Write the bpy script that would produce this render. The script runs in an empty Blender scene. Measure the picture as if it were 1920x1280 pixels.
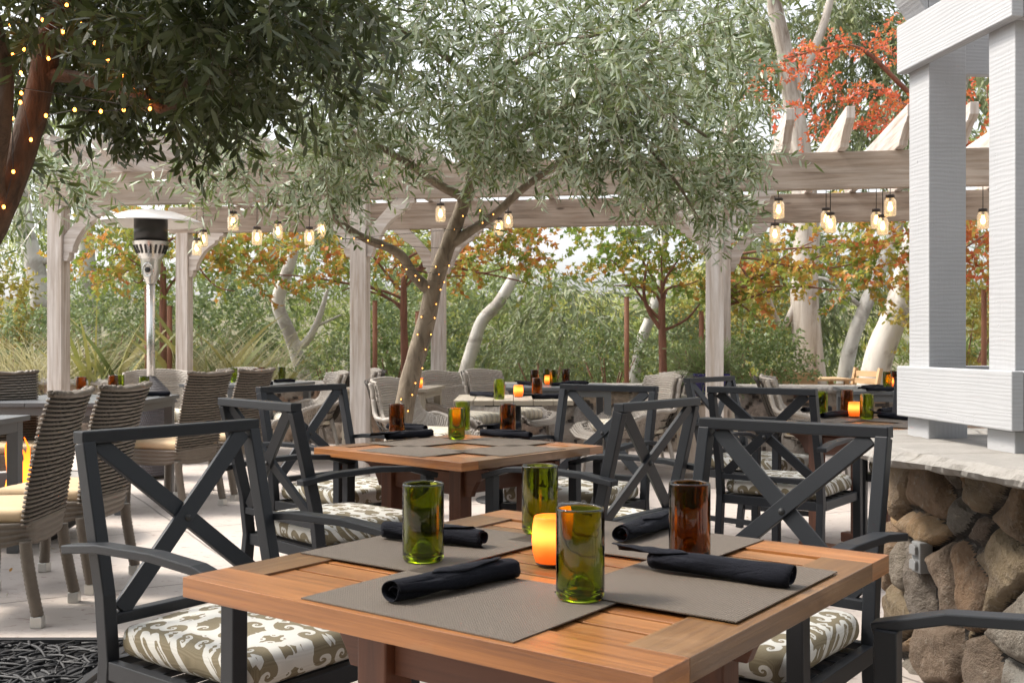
import bpy, bmesh, math, random
import numpy as np
from mathutils import Vector, Matrix, noise as mnoise
random.seed(7); RNG = np.random.default_rng(11)
S = bpy.context.scene
COL = S.collection
F, CX, CY, CAMZ = 2000.0, 960.0, 640.0, 1.14      # focal length and centre in 1920-px units, eye height

def at(u, v, Y):
    return Vector(((u-CX)/F*Y, Y, CAMZ-(v-CY)/F*Y))

def on(u, v, z):
    Y = F*(CAMZ-z)/(v-CY)
    return Vector(((u-CX)/F*Y, Y, z))

# ------------------------------------------------------------------ objects
def tag(o, label=None, cat=None, group=None, kind=None):
    if label: o['label'] = label
    if cat: o['category'] = cat
    if group: o['group'] = group
    if kind: o['kind'] = kind
    return o

def thing(name, label, cat, loc=(0, 0, 0), face=None, rz=0.0, group=None, scale=1.0):
    o = bpy.data.objects.new(name, None); COL.objects.link(o)
    o.empty_display_size = .1
    o.location = loc
    if face is not None: rz = math.atan2(-face[0], face[1])
    o.rotation_euler = (0, 0, rz)
    o.scale = (scale,)*3
    return tag(o, label, cat, group)

def dup(root, label, loc=None, face=None, rz=None, group=None, scale=None):
    r = root.copy(); COL.objects.link(r)
    r['label'] = label
    if group: r['group'] = group
    if loc is not None: r.location = loc
    if face is not None: rz = math.atan2(-face[0], face[1])
    if rz is not None: r.rotation_euler = (0, 0, rz)
    if scale is not None: r.scale = (scale,)*3
    def rec(src, dst):
        for ch in list(src.children):
            c = ch.copy(); COL.objects.link(c); c.parent = dst
            rec(ch, c)
    rec(root, r)
    return r

# ------------------------------------------------------------------ mesh builder
class MB:
    def __init__(s):
        s.v = []; s.f = []; s.uv = []; s.t = []; s.sm = []
    def face(s, idx, uvs, tone=.5, smooth=False):
        s.f.append(tuple(idx)); s.uv.extend(uvs); s.t.append(tone); s.sm.append(smooth)
    def hexa(s, P, dims, tone=None, smooth=False):
        # P: 8 corners index bits (x,y,z); dims: lengths of the three axes
        b = len(s.v); s.v.extend([tuple(p) for p in P])
        tone = random.random() if tone is None else tone
        ou, ov = random.random()*9, random.random()*9
        lon = max(range(3), key=lambda i: dims[i])
        for q, (a, c) in (((0, 2, 3, 1), (1, 0)), ((4, 5, 7, 6), (0, 1)), ((0, 1, 5, 4), (0, 2)),
                          ((2, 6, 7, 3), (2, 0)), ((0, 4, 6, 2), (2, 1)), ((1, 3, 7, 5), (1, 2))):
            uvs = []
            for i in q:
                co = [dims[k]*((i >> k) & 1) for k in range(3)]
                if lon in (a, c):
                    o = a if c == lon else c
                    uvs.append((ou+co[lon], ov+co[o]+(.37*lon+.11*o)))
                else:
                    uvs.append((ou+co[a]*.2, ov+co[c]))
            s.face([b+i for i in q], uvs, tone, smooth)
    def box(s, c, size, rz=0.0, tone=None, M=None):
        c = Vector(c); R = M if M is not None else Matrix.Rotation(rz, 3, 'Z')
        P = []
        for i in range(8):
            d = Vector(((i & 1)-.5, ((i >> 1) & 1)-.5, ((i >> 2) & 1)-.5))
            P.append(c + R @ Vector((d.x*size[0], d.y*size[1], d.z*size[2])))
        s.hexa(P, size, tone)
    def bar(s, p0, p1, w, h, up=(0, 0, 1), tone=None):
        p0, p1 = Vector(p0), Vector(p1); d = p1-p0; L = d.length; d.normalize()
        side = d.cross(Vector(up)).normalized(); u = side.cross(d)
        P = []
        for i in range(8):
            P.append((p1 if i & 1 else p0) + side*(w*(((i >> 1) & 1)-.5)*-1) + u*(h*(((i >> 2) & 1)-.5)))
        s.hexa(P, (L, w, h), tone)
    def ribbon(s, pts, w, h, up=(0, 0, 1), tone=None):
        # rectangular tube swept along a polyline
        pts = [Vector(p) for p in pts]; n = len(pts); b = len(s.v); up = Vector(up)
        tone = random.random() if tone is None else tone; acc = 0; U = [0]
        for i in range(n):
            d = (pts[min(i+1, n-1)]-pts[max(i-1, 0)]).normalized()
            sd = d.cross(up).normalized(); uu = sd.cross(d)
            for a, c in ((-1, -1), (1, -1), (1, 1), (-1, 1)):
                s.v.append(tuple(pts[i]+sd*(a*w/2)+uu*(c*h/2)))
            if i: acc += (pts[i]-pts[i-1]).length; U.append(acc)
        for i in range(n-1):
            for k in range(4):
                k2 = (k+1) % 4
                s.face((b+i*4+k, b+i*4+k2, b+i*4+4+k2, b+i*4+4+k),
                       ((U[i], k*.07), (U[i], k*.07+.05), (U[i+1], k*.07+.05), (U[i+1], k*.07)), tone)
        s.face((b+3, b+2, b+1, b), ((0, 0),)*4, tone)
        e = b+(n-1)*4; s.face((e, e+1, e+2, e+3), ((0, 0),)*4, tone)
    def tube(s, pts, rad, n=8, tone=.5, cap=True, uscale=1.0):
        pts = [Vector(p) for p in pts]; m = len(pts); b = len(s.v)
        if not hasattr(rad, '__len__'): rad = [rad]*m
        ref = Vector((.31, .93, .17)).normalized(); acc = 0; U = [0]
        for i in range(m):
            d = (pts[min(i+1, m-1)]-pts[max(i-1, 0)]).normalized()
            a = d.cross(ref)
            if a.length < 1e-3: a = d.cross(Vector((1, 0, 0)))
            a.normalize(); c = d.cross(a)
            ref = c.cross(d)*-1 if False else ref
            for k in range(n):
                t = 2*math.pi*k/n
                s.v.append(tuple(pts[i]+(a*math.cos(t)+c*math.sin(t))*rad[i]))
            if i: acc += (pts[i]-pts[i-1]).length; U.append(acc)
        for i in range(m-1):
            w = 2*math.pi*rad[i]
            for k in range(n):
                k2 = (k+1) % n
                s.face((b+i*n+k, b+i*n+k2, b+i*n+n+k2, b+i*n+n+k),
                       ((U[i], w*k/n), (U[i], w*(k+1)/n), (U[i+1], w*(k+1)/n), (U[i+1], w*k/n)), tone, True)
        if cap:
            s.face([b+k for k in range(n)][::-1], ((0, 0),)*n, tone)
            s.face([b+(m-1)*n+k for k in range(n)], ((0, 0),)*n, tone)
    def lathe(s, prof, n=24, c=(0, 0, 0), tone=.5, smooth=True):
        b = len(s.v); c = Vector(c); m = len(prof); ids = []
        for r, z in prof:
            if r < 1e-6:
                ids.append([len(s.v)]*n); s.v.append((c.x, c.y, c.z+z))
            else:
                st = len(s.v); ids.append([st+k for k in range(n)])
                for k in range(n):
                    t = 2*math.pi*k/n
                    s.v.append((c.x+r*math.cos(t), c.y+r*math.sin(t), c.z+z))
        acc = 0
        for i in range(m-1):
            a, d = ids[i], ids[i+1]; l = math.hypot(prof[i+1][0]-prof[i][0], prof[i+1][1]-prof[i][1])
            for k in range(n):
                k2 = (k+1) % n
                q = [a[k], a[k2], d[k2], d[k]]
                w = 2*math.pi*max(prof[i][0], prof[i+1][0])/n
                uv = [(acc, w*k), (acc, w*(k+1)), (acc+l, w*(k+1)), (acc+l, w*k)]
                q2 = []; u2 = []
                for x, y in zip(q, uv):
                    if x not in q2: q2.append(x); u2.append(y)
                if len(q2) > 2: s.face(q2, u2, tone, smooth)
            acc += l
    def prism(s, poly, O, ax, ay, th, tone=None):
        # polygon in plane (ax, ay) from O, extruded +-th/2 along ax x ay
        O, ax, ay = Vector(O), Vector(ax).normalized(), Vector(ay).normalized(); nz = ax.cross(ay).normalized()
        tone = random.random() if tone is None else tone
        b = len(s.v); n = len(poly); ou = random.random()*5
        for sg in (-.5, .5):
            for x, y in poly: s.v.append(tuple(O+ax*x+ay*y+nz*(sg*th)))
        s.face([b+i for i in range(n)][::-1], [(ou+p[0], p[1]) for p in poly][::-1], tone)
        s.face([b+n+i for i in range(n)], [(ou+p[0], p[1]) for p in poly], tone)
        acc = 0
        for i in range(n):
            j = (i+1) % n; l = math.hypot(poly[j][0]-poly[i][0], poly[j][1]-poly[i][1])
            s.face((b+i, b+j, b+n+j, b+n+i), ((acc, 0), (acc+l, 0), (acc+l, th), (acc, th)), tone)
            acc += l
    def grid(s, fn, nu, nv, tone=.5, su=1.0, sv=1.0, smooth=True, tonefn=None, closed=False):
        b = len(s.v)
        for j in range(nv+1):
            for i in range(nu+1):
                s.v.append(tuple(fn(i/nu, j/nv)))
        for j in range(nv):
            for i in range(nu):
                a = b+j*(nu+1)+i
                q = (a, a+1, a+nu+2, a+nu+1)
                uv = [((i+di)/nu*su, (j+dj)/nv*sv) for di, dj in ((0, 0), (1, 0), (1, 1), (0, 1))]
                s.face(q, uv, tonefn((i+.5)/nu, (j+.5)/nv) if tonefn else tone, smooth)
    def mesh(s, name):
        me = bpy.data.meshes.new(name)
        me.from_pydata(s.v, [], s.f)
        uv = me.uv_layers.new(name='UVMap')
        uv.data.foreach_set('uv', np.array(s.uv, dtype=np.float32).ravel())
        at_ = me.attributes.new('tone', 'FLOAT', 'FACE')
        at_.data.foreach_set('value', np.array(s.t, dtype=np.float32))
        me.polygons.foreach_set('use_smooth', np.array(s.sm, dtype=bool))
        me.update()
        return me
    def build(s, name, m, parent=None, bevel=0, seg=2, fix=False):
        me = s.mesh(name)
        if fix:
            bm = bmesh.new(); bm.from_mesh(me); bmesh.ops.recalc_face_normals(bm, faces=bm.faces); bm.to_mesh(me); bm.free()
        me.materials.append(m)
        o = bpy.data.objects.new(name, me); COL.objects.link(o)
        if parent is not None: o.parent = parent
        if bevel:
            md = o.modifiers.new('bevel', 'BEVEL'); md.width = bevel; md.segments = seg; md.limit_method = 'ANGLE'
            md.angle_limit = math.radians(40)
        return o

def link_mesh(name, me, parent=None):
    o = bpy.data.objects.new(name, me); COL.objects.link(o)
    if parent is not None: o.parent = parent
    return o

def rounded_block(name, m, size, r, parent, crown=0.0, seg=3, z0=0.0, cuts=8):
    """soft cushion: bevelled block, top puffed a little"""
    bm = bmesh.new(); bmesh.ops.create_cube(bm, size=1.0)
    for v in bm.verts: v.co = Vector((v.co.x*size[0], v.co.y*size[1], v.co.z*size[2]))
    vert = [e for e in bm.edges if abs(e.verts[0].co.z-e.verts[1].co.z) > 1e-4]
    bmesh.ops.bevel(bm, geom=vert, offset=r*1.6, segments=4, affect='EDGES', profile=.5)
    hor = [e for e in bm.edges if abs(e.verts[0].co.z-e.verts[1].co.z) < 1e-5]
    bmesh.ops.bevel(bm, geom=hor, offset=r, segments=seg, affect='EDGES', profile=.5)
    bmesh.ops.triangulate(bm, faces=[f for f in bm.faces if len(f.verts) > 4])
    bmesh.ops.subdivide_edges(bm, edges=[e for e in bm.edges if e.calc_length() > size[0]*.2], cuts=cuts, use_grid_fill=True)
    for v in bm.verts:
        x, y = v.co.x/size[0]*2, v.co.y/size[1]*2
        if v.co.z > 0: v.co.z += crown*max(0, 1-x*x)*max(0, 1-y*y)
        nn = mnoise.noise(Vector((v.co.x*7+size[0]*31, v.co.y*7, v.co.z*7)))*r*.22
        v.co += Vector((x, y, .8 if v.co.z > 0 else 0))*nn
        v.co.z += size[2]/2+z0
    bmesh.ops.recalc_face_normals(bm, faces=bm.faces)
    me = bpy.data.meshes.new(name); bm.to_mesh(me); bm.free()
    me.polygons.foreach_set('use_smooth', np.ones(len(me.polygons), dtype=bool))
    me.materials.append(m)
    return link_mesh(name, me, parent)

# ------------------------------------------------------------------ leaves (vectorised)
def nrm(a):
    return a/np.maximum(np.linalg.norm(a, axis=-1, keepdims=True), 1e-9)

def leaf_arrays(P, D, L, W, curl=.12, shape='hex'):
    N = len(P)
    rnd = nrm(RNG.normal(size=(N, 3)))
    Sd = nrm(np.cross(D, rnd)); Nn = np.cross(Sd, D)
    L = L[:, None]; W = W[:, None]
    if shape == 'hex':
        pts = [P, P+D*L*.3+Sd*W*.42, P+D*L*.68+Sd*W*.40-Nn*L*curl*.4, P+D*L-Nn*L*curl, P+D*L*.68-Sd*W*.40-Nn*L*curl*.4, P+D*L*.3-Sd*W*.42]
    elif shape == 'maple':
        pts = [P, P+D*L*.25+Sd*W*.25, P+D*L*.42+Sd*W*.6, P+D*L*.62+Sd*W*.2, P+D*L-Nn*L*curl, P+D*L*.62-Sd*W*.2, P+D*L*.42-Sd*W*.6, P+D*L*.25-Sd*W*.25]
    else:
        pts = [P, P+D*L*.45+Sd*W*.5, P+D*L-Nn*L*curl, P+D*L*.45-Sd*W*.5]
    k = len(pts)
    V = np.stack(pts, 1).reshape(-1, 3)
    return V, k

def poly_mesh(name, parts, m, parent=None):
    """parts: list of (V, k, tone per face): faces are consecutive k-gons"""
    me = bpy.data.meshes.new(name)
    Vs = np.concatenate([p[0] for p in parts]).astype(np.float32)
    me.vertices.add(len(Vs)); me.vertices.foreach_set('co', Vs.ravel())
    ls = []; st = []; tn = []; off = 0; lo = 0
    for V, k, t in parts:
        n = len(V)//k
        ls.append(np.arange(off, off+len(V))); st.append(lo+np.arange(n)*k)
        off += len(V); lo += n*k; tn.append(t)
    ls = np.concatenate(ls).astype(np.int32); st = np.concatenate(st).astype(np.int32)
    me.loops.add(len(ls)); me.loops.foreach_set('vertex_index', ls)
    me.polygons.add(len(st)); me.polygons.foreach_set('loop_start', st)
    a = me.attributes.new('tone', 'FLOAT', 'FACE'); a.data.foreach_set('value', np.concatenate(tn).astype(np.float32))
    me.update(calc_edges=True); me.validate()
    me.materials.append(m)
    return link_mesh(name, me, parent)

def stick_arrays(A, B, r):
    """thin three-sided sticks from A to B"""
    D = nrm(B-A); ref = np.tile(np.array([[.3, .2, .93]]), (len(A), 1))
    s = nrm(np.cross(D, ref)); t = np.cross(s, D); r = r[:, None]
    out = []
    c = [(1, 0), (-.5, .87), (-.5, -.87)]
    for i in range(3):
        a, b = c[i], c[(i+1) % 3]
        oa = s*a[0]+t*a[1]; ob = s*b[0]+t*b[1]
        out.append(np.stack([A+oa*r, A+ob*r, B+ob*r*.5, B+oa*r*.5], 1))
    V = np.concatenate(out).reshape(-1, 3)
    return V

def twigs(P0, D0, length, n, droop, leafL, leafW, spread=.75, curl=.12, shape='hex', tone=(0, 1), stick=.002, bias=0):
    """sprays of leaves in pairs along drooping twigs; returns poly_mesh parts"""
    M = len(P0); seg = 4; length = np.zeros(M)+length
    parts = []; pts = [P0]; D = D0.copy(); step = length/seg
    dirs = [D]
    for i in range(seg):
        pts.append(pts[-1]+D*step[:, None])
        D = nrm(D+np.array([0, 0, -droop/seg])+RNG.normal(size=D.shape)*.12)
        dirs.append(D)
    PT = np.stack(pts, 1); DD = np.stack(dirs, 1)
    tt = (np.arange(n)+.5)/n*seg
    i0 = np.minimum(tt.astype(int), seg-1); fr = tt-i0
    base = PT[:, i0]*(1-fr)[None, :, None]+PT[:, i0+1]*fr[None, :, None]
    dr = DD[:, i0]
    base = base.reshape(-1, 3); dr = dr.reshape(-1, 3)
    out = nrm(np.cross(dr, RNG.normal(size=dr.shape)))
    ld = nrm(dr*(1-spread)+out*spread+np.array([0, 0, -droop*.25]))
    N = len(base)
    L = leafL*RNG.uniform(.65, 1.2, N); W = leafW*RNG.uniform(.75, 1.2, N)
    V, k = leaf_arrays(base, ld, L, W, curl, shape)
    tw = np.repeat(RNG.uniform(0, 1, M), n)
    tn = np.clip(tone[0]+(tone[1]-tone[0])*(.55*tw+.45*RNG.uniform(0, 1, N))+bias, 0, 1)
    parts.append((V, k, tn))
    if stick:
        for i in range(seg):
            sv = stick_arrays(PT[:, i], PT[:, i+1], np.full(M, stick*(1-.18*i)))
            parts.append((sv, 4, np.full(len(sv)//4, 2.0)))
    return parts

def blob_points(c, r, n, shell=.5):
    d = nrm(RNG.normal(size=(n, 3))); q = RNG.uniform(0, 1, n)**shell
    return np.array(c)+d*q[:, None]*np.array(r), d
# ------------------------------------------------------------------ materials
class NT:
    def __init__(s, name):
        s.m = bpy.data.materials.new(name); s.m.use_nodes = True; s.t = s.m.node_tree
        s.t.nodes.clear(); s.out = s.n('ShaderNodeOutputMaterial')
    def n(s, typ, ins=None, **kw):
        nd = s.t.nodes.new(typ)
        for k, v in kw.items(): setattr(nd, k, v)
        for k, v in (ins or {}).items(): s.set(nd, k, v)
        return nd
    def set(s, nd, k, v):
        if isinstance(v, bpy.types.NodeSocket): s.t.links.new(v, nd.inputs[k])
        else:
            if isinstance(v, (tuple, list)) and len(v) == 3 and nd.inputs[k].type == 'RGBA': v = (*v, 1)
            nd.inputs[k].default_value = v
    def math(s, op, a, b=0.0, c=None):
        nd = s.n('ShaderNodeMath', {0: a, 1: b}, operation=op)
        if c is not None: s.set(nd, 2, c)
        return nd.outputs[0]
    def ramp(s, fac, stops, interp='LINEAR'):
        nd = s.n('ShaderNodeValToRGB', {0: fac}); cr = nd.color_ramp; cr.interpolation = interp
        while len(cr.elements) < len(stops): cr.elements.new(.5)
        for e, (p, c) in zip(cr.elements, stops):
            e.position = p; e.color = (*c, 1) if len(c) == 3 else c
        return nd.outputs[0]
    def mix(s, f, a, b, mode='MIX'):
        nd = s.n('ShaderNodeMix', data_type='RGBA', blend_type=mode)
        s.set(nd, 0, f); s.set(nd, 6, a); s.set(nd, 7, b)
        return nd.outputs[2]
    def noise(s, vec, scale, detail=4, rough=.55, dist=0.0):
        return s.n('ShaderNodeTexNoise', {'Vector': vec, 'Scale': scale, 'Detail': detail, 'Roughness': rough, 'Distortion': dist}).outputs['Fac']
    def mapping(s, vec, scale=(1, 1, 1), loc=(0, 0, 0), rot=(0, 0, 0)):
        return s.n('ShaderNodeMapping', {'Vector': vec, 'Scale': scale, 'Location': loc, 'Rotation': rot}).outputs[0]
    def uv(s): return s.n('ShaderNodeUVMap', uv_map='UVMap').outputs[0]
    def obj(s): return s.n('ShaderNodeTexCoord').outputs['Object']
    def tone(s): return s.n('ShaderNodeAttribute', attribute_name='tone').outputs['Fac']
    def bump(s, h, strength=.3, dist=.01):
        return s.n('ShaderNodeBump', {'Height': h, 'Strength': strength, 'Distance': dist}).outputs[0]
    def bsdf(s, color, rough=.5, normal=None, **kw):
        nd = s.n('ShaderNodeBsdfPrincipled', {'Base Color': color, 'Roughness': rough})
        if normal is not None: s.set(nd, 'Normal', normal)
        for k, v in kw.items(): s.set(nd, k.replace('_', ' '), v)
        return nd
    def done(s, sh):
        s.t.links.new(sh.outputs[0] if hasattr(sh, 'outputs') else sh, s.out.inputs[0]); return s.m

MAT = {}
def wood(key, dark, light, rough=.5, grain=1.0, bump=.25, var=.25, wash=None, wash_amt=.5, knots=False):
    t = NT(key); uv = t.uv(); tn = t.tone()
    off = t.n('ShaderNodeCombineXYZ', {0: t.math('MULTIPLY', tn, 13.0), 1: t.math('MULTIPLY', tn, 7.0), 2: tn}).outputs[0]
    p = t.n('ShaderNodeVectorMath', {0: uv, 1: off}, operation='ADD').outputs[0]
    g1 = t.noise(t.mapping(p, (2.6*grain, (95 if key == 'teak' else 55)*grain, 1)), 1.0, 6, .62, .6)
    g2 = t.noise(t.mapping(p, (.9*grain, 9*grain, 1)), 1.0, 3, .5, 1.2)
    fac = t.math('ADD', t.math('MULTIPLY', g1, .55), t.math('MULTIPLY', g2, .45))
    col = t.ramp(fac, [(.32, dark), (.68, light)])
    v = t.math('ADD', 1.0-var/2, t.math('MULTIPLY', tn, var))
    col = t.mix(1.0, col, t.n('ShaderNodeCombineColor', {0: v, 1: v, 2: v}).outputs[0], 'MULTIPLY')
    if key == 'teak':
        col = t.mix(t.ramp(tn, [(.3, (0, 0, 0)), (.85, (.9, .9, .9))]), col, t.mix(1.0, col, (.97, .74, .56), 'MULTIPLY'))
        col = t.mix(t.ramp(tn, [(.05, (.75, .75, .75)), (.3, (0, 0, 0))]), col, t.mix(1.0, col, (.62, .56, .5), 'MULTIPLY'))
        st = t.noise(t.mapping(p, (4, 7, 1)), 1.0, 4, .65, .5); col = t.mix(t.ramp(st, [(.55, (0, 0, 0)), (.72, (.5, .5, .5))]), col, (.36, .21, .11))
        rs = t.noise(t.mapping(p, (9, 22, 1), (3, 1, 0)), 1.0, 5, .7, 1.0); col = t.mix(t.ramp(rs, [(.66, (0, 0, 0)), (.72, (.7, .7, .7))]), col, (.30, .065, .02))
    if wash:
        wn = t.noise(t.mapping(p, (1.6, 26, 1)), 1.0, 5, .65, .3)
        wf = t.ramp(wn, [(max(0, .5-wash_amt*.45), (1, 1, 1)), (min(1, .78-wash_amt*.12), (0, 0, 0))])
        col = t.mix(wf, col, wash)
    if knots:
        kn = t.n('ShaderNodeTexVoronoi', {'Vector': t.mapping(p, (1.3, 5, 1)), 'Scale': 1.0}).outputs['Distance']
        kf = t.ramp(kn, [(.035, (1, 1, 1)), (.07, (0, 0, 0))])
        col = t.mix(t.math('MULTIPLY', kf, .75), col, (dark[0]*.45, dark[1]*.4, dark[2]*.35))
    h = t.math('ADD', g1, t.math('MULTIPLY', g2, .4))
    rg = t.math('ADD', rough-.1, t.math('MULTIPLY', g2, .25))
    nd = t.bsdf(col, rg, t.bump(h, bump, .004))
    if key == 'teak': nd.inputs['Coat Weight'].default_value = .35; nd.inputs['Coat Roughness'].default_value = .28
    MAT[key] = t.done(nd)

wood('teak', (.10, .040, .013), (.36, .185, .068), .30, 1.0, .30, .8, knots=True)
wood('teak_dark', (.085, .027, .012), (.17, .060, .027), .5, 1.0, .2, .3)
wood('teak_pale', (.40, .25, .13), (.62, .43, .25), .6, 1.0, .2, .3)
wood('whitewash', (.24, .175, .13), (.46, .38, .31), .75, .8, .5, .22, wash=(.74, .71, .69), wash_amt=.72)
wood('weathered', (.10, .068, .045), (.29, .215, .155), .8, .9, .6, .45, wash=(.40, .335, .28), wash_amt=.25, knots=True)
wood('beige_wood', (.24, .205, .155), (.40, .355, .285), .6, .8, .3, .2)
wood('stake', (.14, .055, .03), (.27, .115, .06), .7, .8, .4, .2)

def white_paint(key='white_paint', mp=(1, .22, 1), dr='X'):
    t = NT(key); uv = t.uv(); tn = t.tone()
    off = t.n('ShaderNodeCombineXYZ', {0: t.math('MULTIPLY', tn, 11.0), 1: t.math('MULTIPLY', tn, 5.0), 2: tn}).outputs[0]
    p = t.n('ShaderNodeVectorMath', {0: uv, 1: off}, operation='ADD').outputs[0]
    # saw marks across the board, slightly slanted, and grain along it
    saw = t.n('ShaderNodeTexWave', {'Vector': t.mapping(p, mp), 'Scale': 21.0, 'Distortion': 7.0, 'Detail': 4.0, 'Detail Scale': 1.1}, wave_type='BANDS', bands_direction=dr).outputs['Fac']
    fine = t.noise(t.mapping(p, (18, 120, 1)), 1.0, 5, .65)
    gr = t.noise(t.mapping(p, (3, 60, 1)), 1.0, 4, .6, .4)
    pit = t.ramp(t.noise(p, 70.0, 2, .5), [(.66, (0, 0, 0)), (.74, (1, 1, 1))])
    nail = t.n('ShaderNodeTexVoronoi', {'Vector': t.mapping(p, (4, 9, 1)), 'Scale': 1.0, 'Randomness': 1.0}).outputs['Distance']
    nf = t.ramp(nail, [(.018, (1, 1, 1)), (.03, (0, 0, 0))])
    col = t.mix(t.noise(p, 5.0, 4, .6), (.34, .345, .36), (.425, .43, .445))
    col = t.mix(t.math('MULTIPLY', nf, .8), col, (.10, .10, .11))
    h = t.math('ADD', t.math('ADD', t.math('MULTIPLY', saw, .5), t.math('MULTIPLY', gr, .7)), t.math('SUBTRACT', t.math('MULTIPLY', fine, .5), t.math('MULTIPLY', pit, .8)))
    MAT[key] = t.done(t.bsdf(col, .6, t.bump(h, .30, .003)))
white_paint(); white_paint('white_board', (.12, 1.2, 1), 'Y')

def metal(key, c, rough=.4, metallic=0.0, speck=.12, bump=.05):
    t = NT(key); o = t.obj()
    n1 = t.noise(o, 6.0, 4, .6); n2 = t.noise(o, 180.0, 2, .5)
    v = t.math('ADD', 1-speck, t.math('MULTIPLY', n1, speck*2))
    col = t.mix(1.0, c, t.n('ShaderNodeCombineColor', {0: v, 1: v, 2: v}).outputs[0], 'MULTIPLY')
    nd = t.bsdf(col, t.math('ADD', rough-.08, t.math('MULTIPLY', n1, .16)), t.bump(n2, bump, .001), Metallic=metallic)
    if key == 'chair_metal': nd.inputs['Specular IOR Level'].default_value = .32
    MAT[key] = t.done(nd)
metal('chair_metal', (.0165, .0185, .0225), .45, 0, .10, .08)
metal('grey_table', (.10, .105, .112), .45)
metal('steel', (.62, .62, .60), .28, 1.0, .08, .02)
metal('dark_steel', (.05, .05, .05), .35, .8)
metal('canopy', (.72, .70, .67), .35, .25)
metal('black_iron', (.016, .016, .018), .62, .0, .3, .2)
metal('foot_cap', (.62, .61, .58), .35, .7)
metal('cord_black', (.02, .02, .02), .5)
metal('bowl', (.05, .048, .045), .5, .2)
metal('outlet_grey', (.22, .225, .23), .45)
metal('pot_blue', (.035, .03, .13), .18)
metal('lid_dark', (.06, .05, .045), .45, .6)
metal('wax', (.75, .66, .5), .5)

def cushion_ikat():
    t = NT('ikat'); o = t.obj()
    sp = t.n('ShaderNodeSeparateXYZ', {0: o}).outputs
    yy = t.math('ADD', sp[1], t.math('MULTIPLY', sp[2], 1.0))
    wob = t.n('ShaderNodeTexNoise', {'Vector': o, 'Scale': 14.0, 'Detail': 2.0}).outputs['Color']
    ws = t.n('ShaderNodeSeparateColor', {0: wob}).outputs
    x = t.math('ADD', sp[0], t.math('MULTIPLY', t.math('SUBTRACT', ws[0], .5), .022))
    y = t.math('ADD', yy, t.math('MULTIPLY', t.math('SUBTRACT', ws[1], .5), .022))
    cw, chh = .115, .15
    x = t.math('MULTIPLY', x, 1.08); y = t.math('MULTIPLY', y, 1.08)
    x = t.math('PINGPONG', t.math('ADD', x, 5.0*cw), cw)       # mirrored repeat
    y = t.math('PINGPONG', t.math('ADD', y, 4.0*chh+.05), chh)
    def scroll(cx, cy, turns, ph, rmax, w0):
        dx = t.math('SUBTRACT', x, cx); dy = t.math('SUBTRACT', y, cy)
        r = t.math('SQRT', t.math('ADD', t.math('ADD', t.math('MULTIPLY', dx, dx), t.math('MULTIPLY', dy, dy)), 1e-6))
        th = t.math('ARCTAN2', dy, dx)
        s = t.math('SINE', t.math('ADD', t.math('ADD', th, t.math('MULTIPLY', t.math('LOGARITHM', r, math.e), turns)), ph))
        ins = t.math('LESS_THAN', r, rmax)
        return t.math('MULTIPLY', t.math('GREATER_THAN', s, w0), ins)
    a = scroll(.045, .045, 3.1, .4, .085, .34)
    b = scroll(.085, .120, -2.9, 1.9, .062, .32)
    c = scroll(.020, .128, 3.4, 3.0, .040, .15)
    d = scroll(.105, .030, -3.4, .2, .040, .15)
    # small diamonds
    dm = t.math('ADD', t.math('ABSOLUTE', t.math('SUBTRACT', x, .108)), t.math('MULTIPLY', t.math('ABSOLUTE', t.math('SUBTRACT', y, .075)), .8))
    dmd = t.math('MULTIPLY', t.math('LESS_THAN', dm, .018), t.math('GREATER_THAN', dm, .008))
    pat = t.math('MAXIMUM', t.math('MAXIMUM', t.math('MAXIMUM', a, b), t.math('MAXIMUM', c, d)), dmd)
    th = t.n('ShaderNodeTexWave', {'Vector': o, 'Scale': 160.0, 'Distortion': 0.3}, wave_type='BANDS', bands_direction='X').outputs['Fac']
    th2 = t.n('ShaderNodeTexWave', {'Vector': o, 'Scale': 160.0, 'Distortion': 0.3}, wave_type='BANDS', bands_direction='Y').outputs['Fac']
    wv = t.math('MULTIPLY', th, th2)
    taupe = t.mix(wv, (.17, .14, .085), (.27, .225, .145)); cream = t.mix(wv, (.56, .55, .51), (.66, .65, .61))
    seam = t.noise(o, 9.0, 2)
    col = t.mix(pat, taupe, cream)
    h = t.math('ADD', t.math('MULTIPLY', wv, .2), t.math('MULTIPLY', seam, 1.2))
    MAT['ikat'] = t.done(t.bsdf(col, .85, t.bump(h, .35, .006)))
cushion_ikat()

def fabric(key, c1, c2, rough=.85, stripes=None):
    t = NT(key); o = t.obj(); n = t.noise(o, 8.0, 4, .6)
    col = t.mix(n, c1, c2)
    if stripes:
        sp = t.n('ShaderNodeSeparateXYZ', {0: o}).outputs
        f = t.math('FRACT', t.math('MULTIPLY', t.math('ADD', sp[0], 3.0), 11.0))
        s = t.ramp(f, [(0, (.62, .58, .48)), (.34, (.30, .22, .13)), (.42, (.62, .58, .48)), (.55, (.12, .10, .09)), (.63, (.66, .62, .53)), (.8, (.45, .34, .17)), (.88, (.64, .60, .50))], 'CONSTANT')
        col = s
    wv = t.noise(o, 220.0, 2, .5)
    MAT[key] = t.done(t.bsdf(col, rough, t.bump(t.math('ADD', wv, t.math('MULTIPLY', n, 2.0)), .25, .003)))
fabric('tan_cushion', (.44, .30, .165), (.58, .44, .285))
fabric('stripe_cushion', (.5, .5, .4), (.6, .6, .5), stripes=True)

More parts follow.
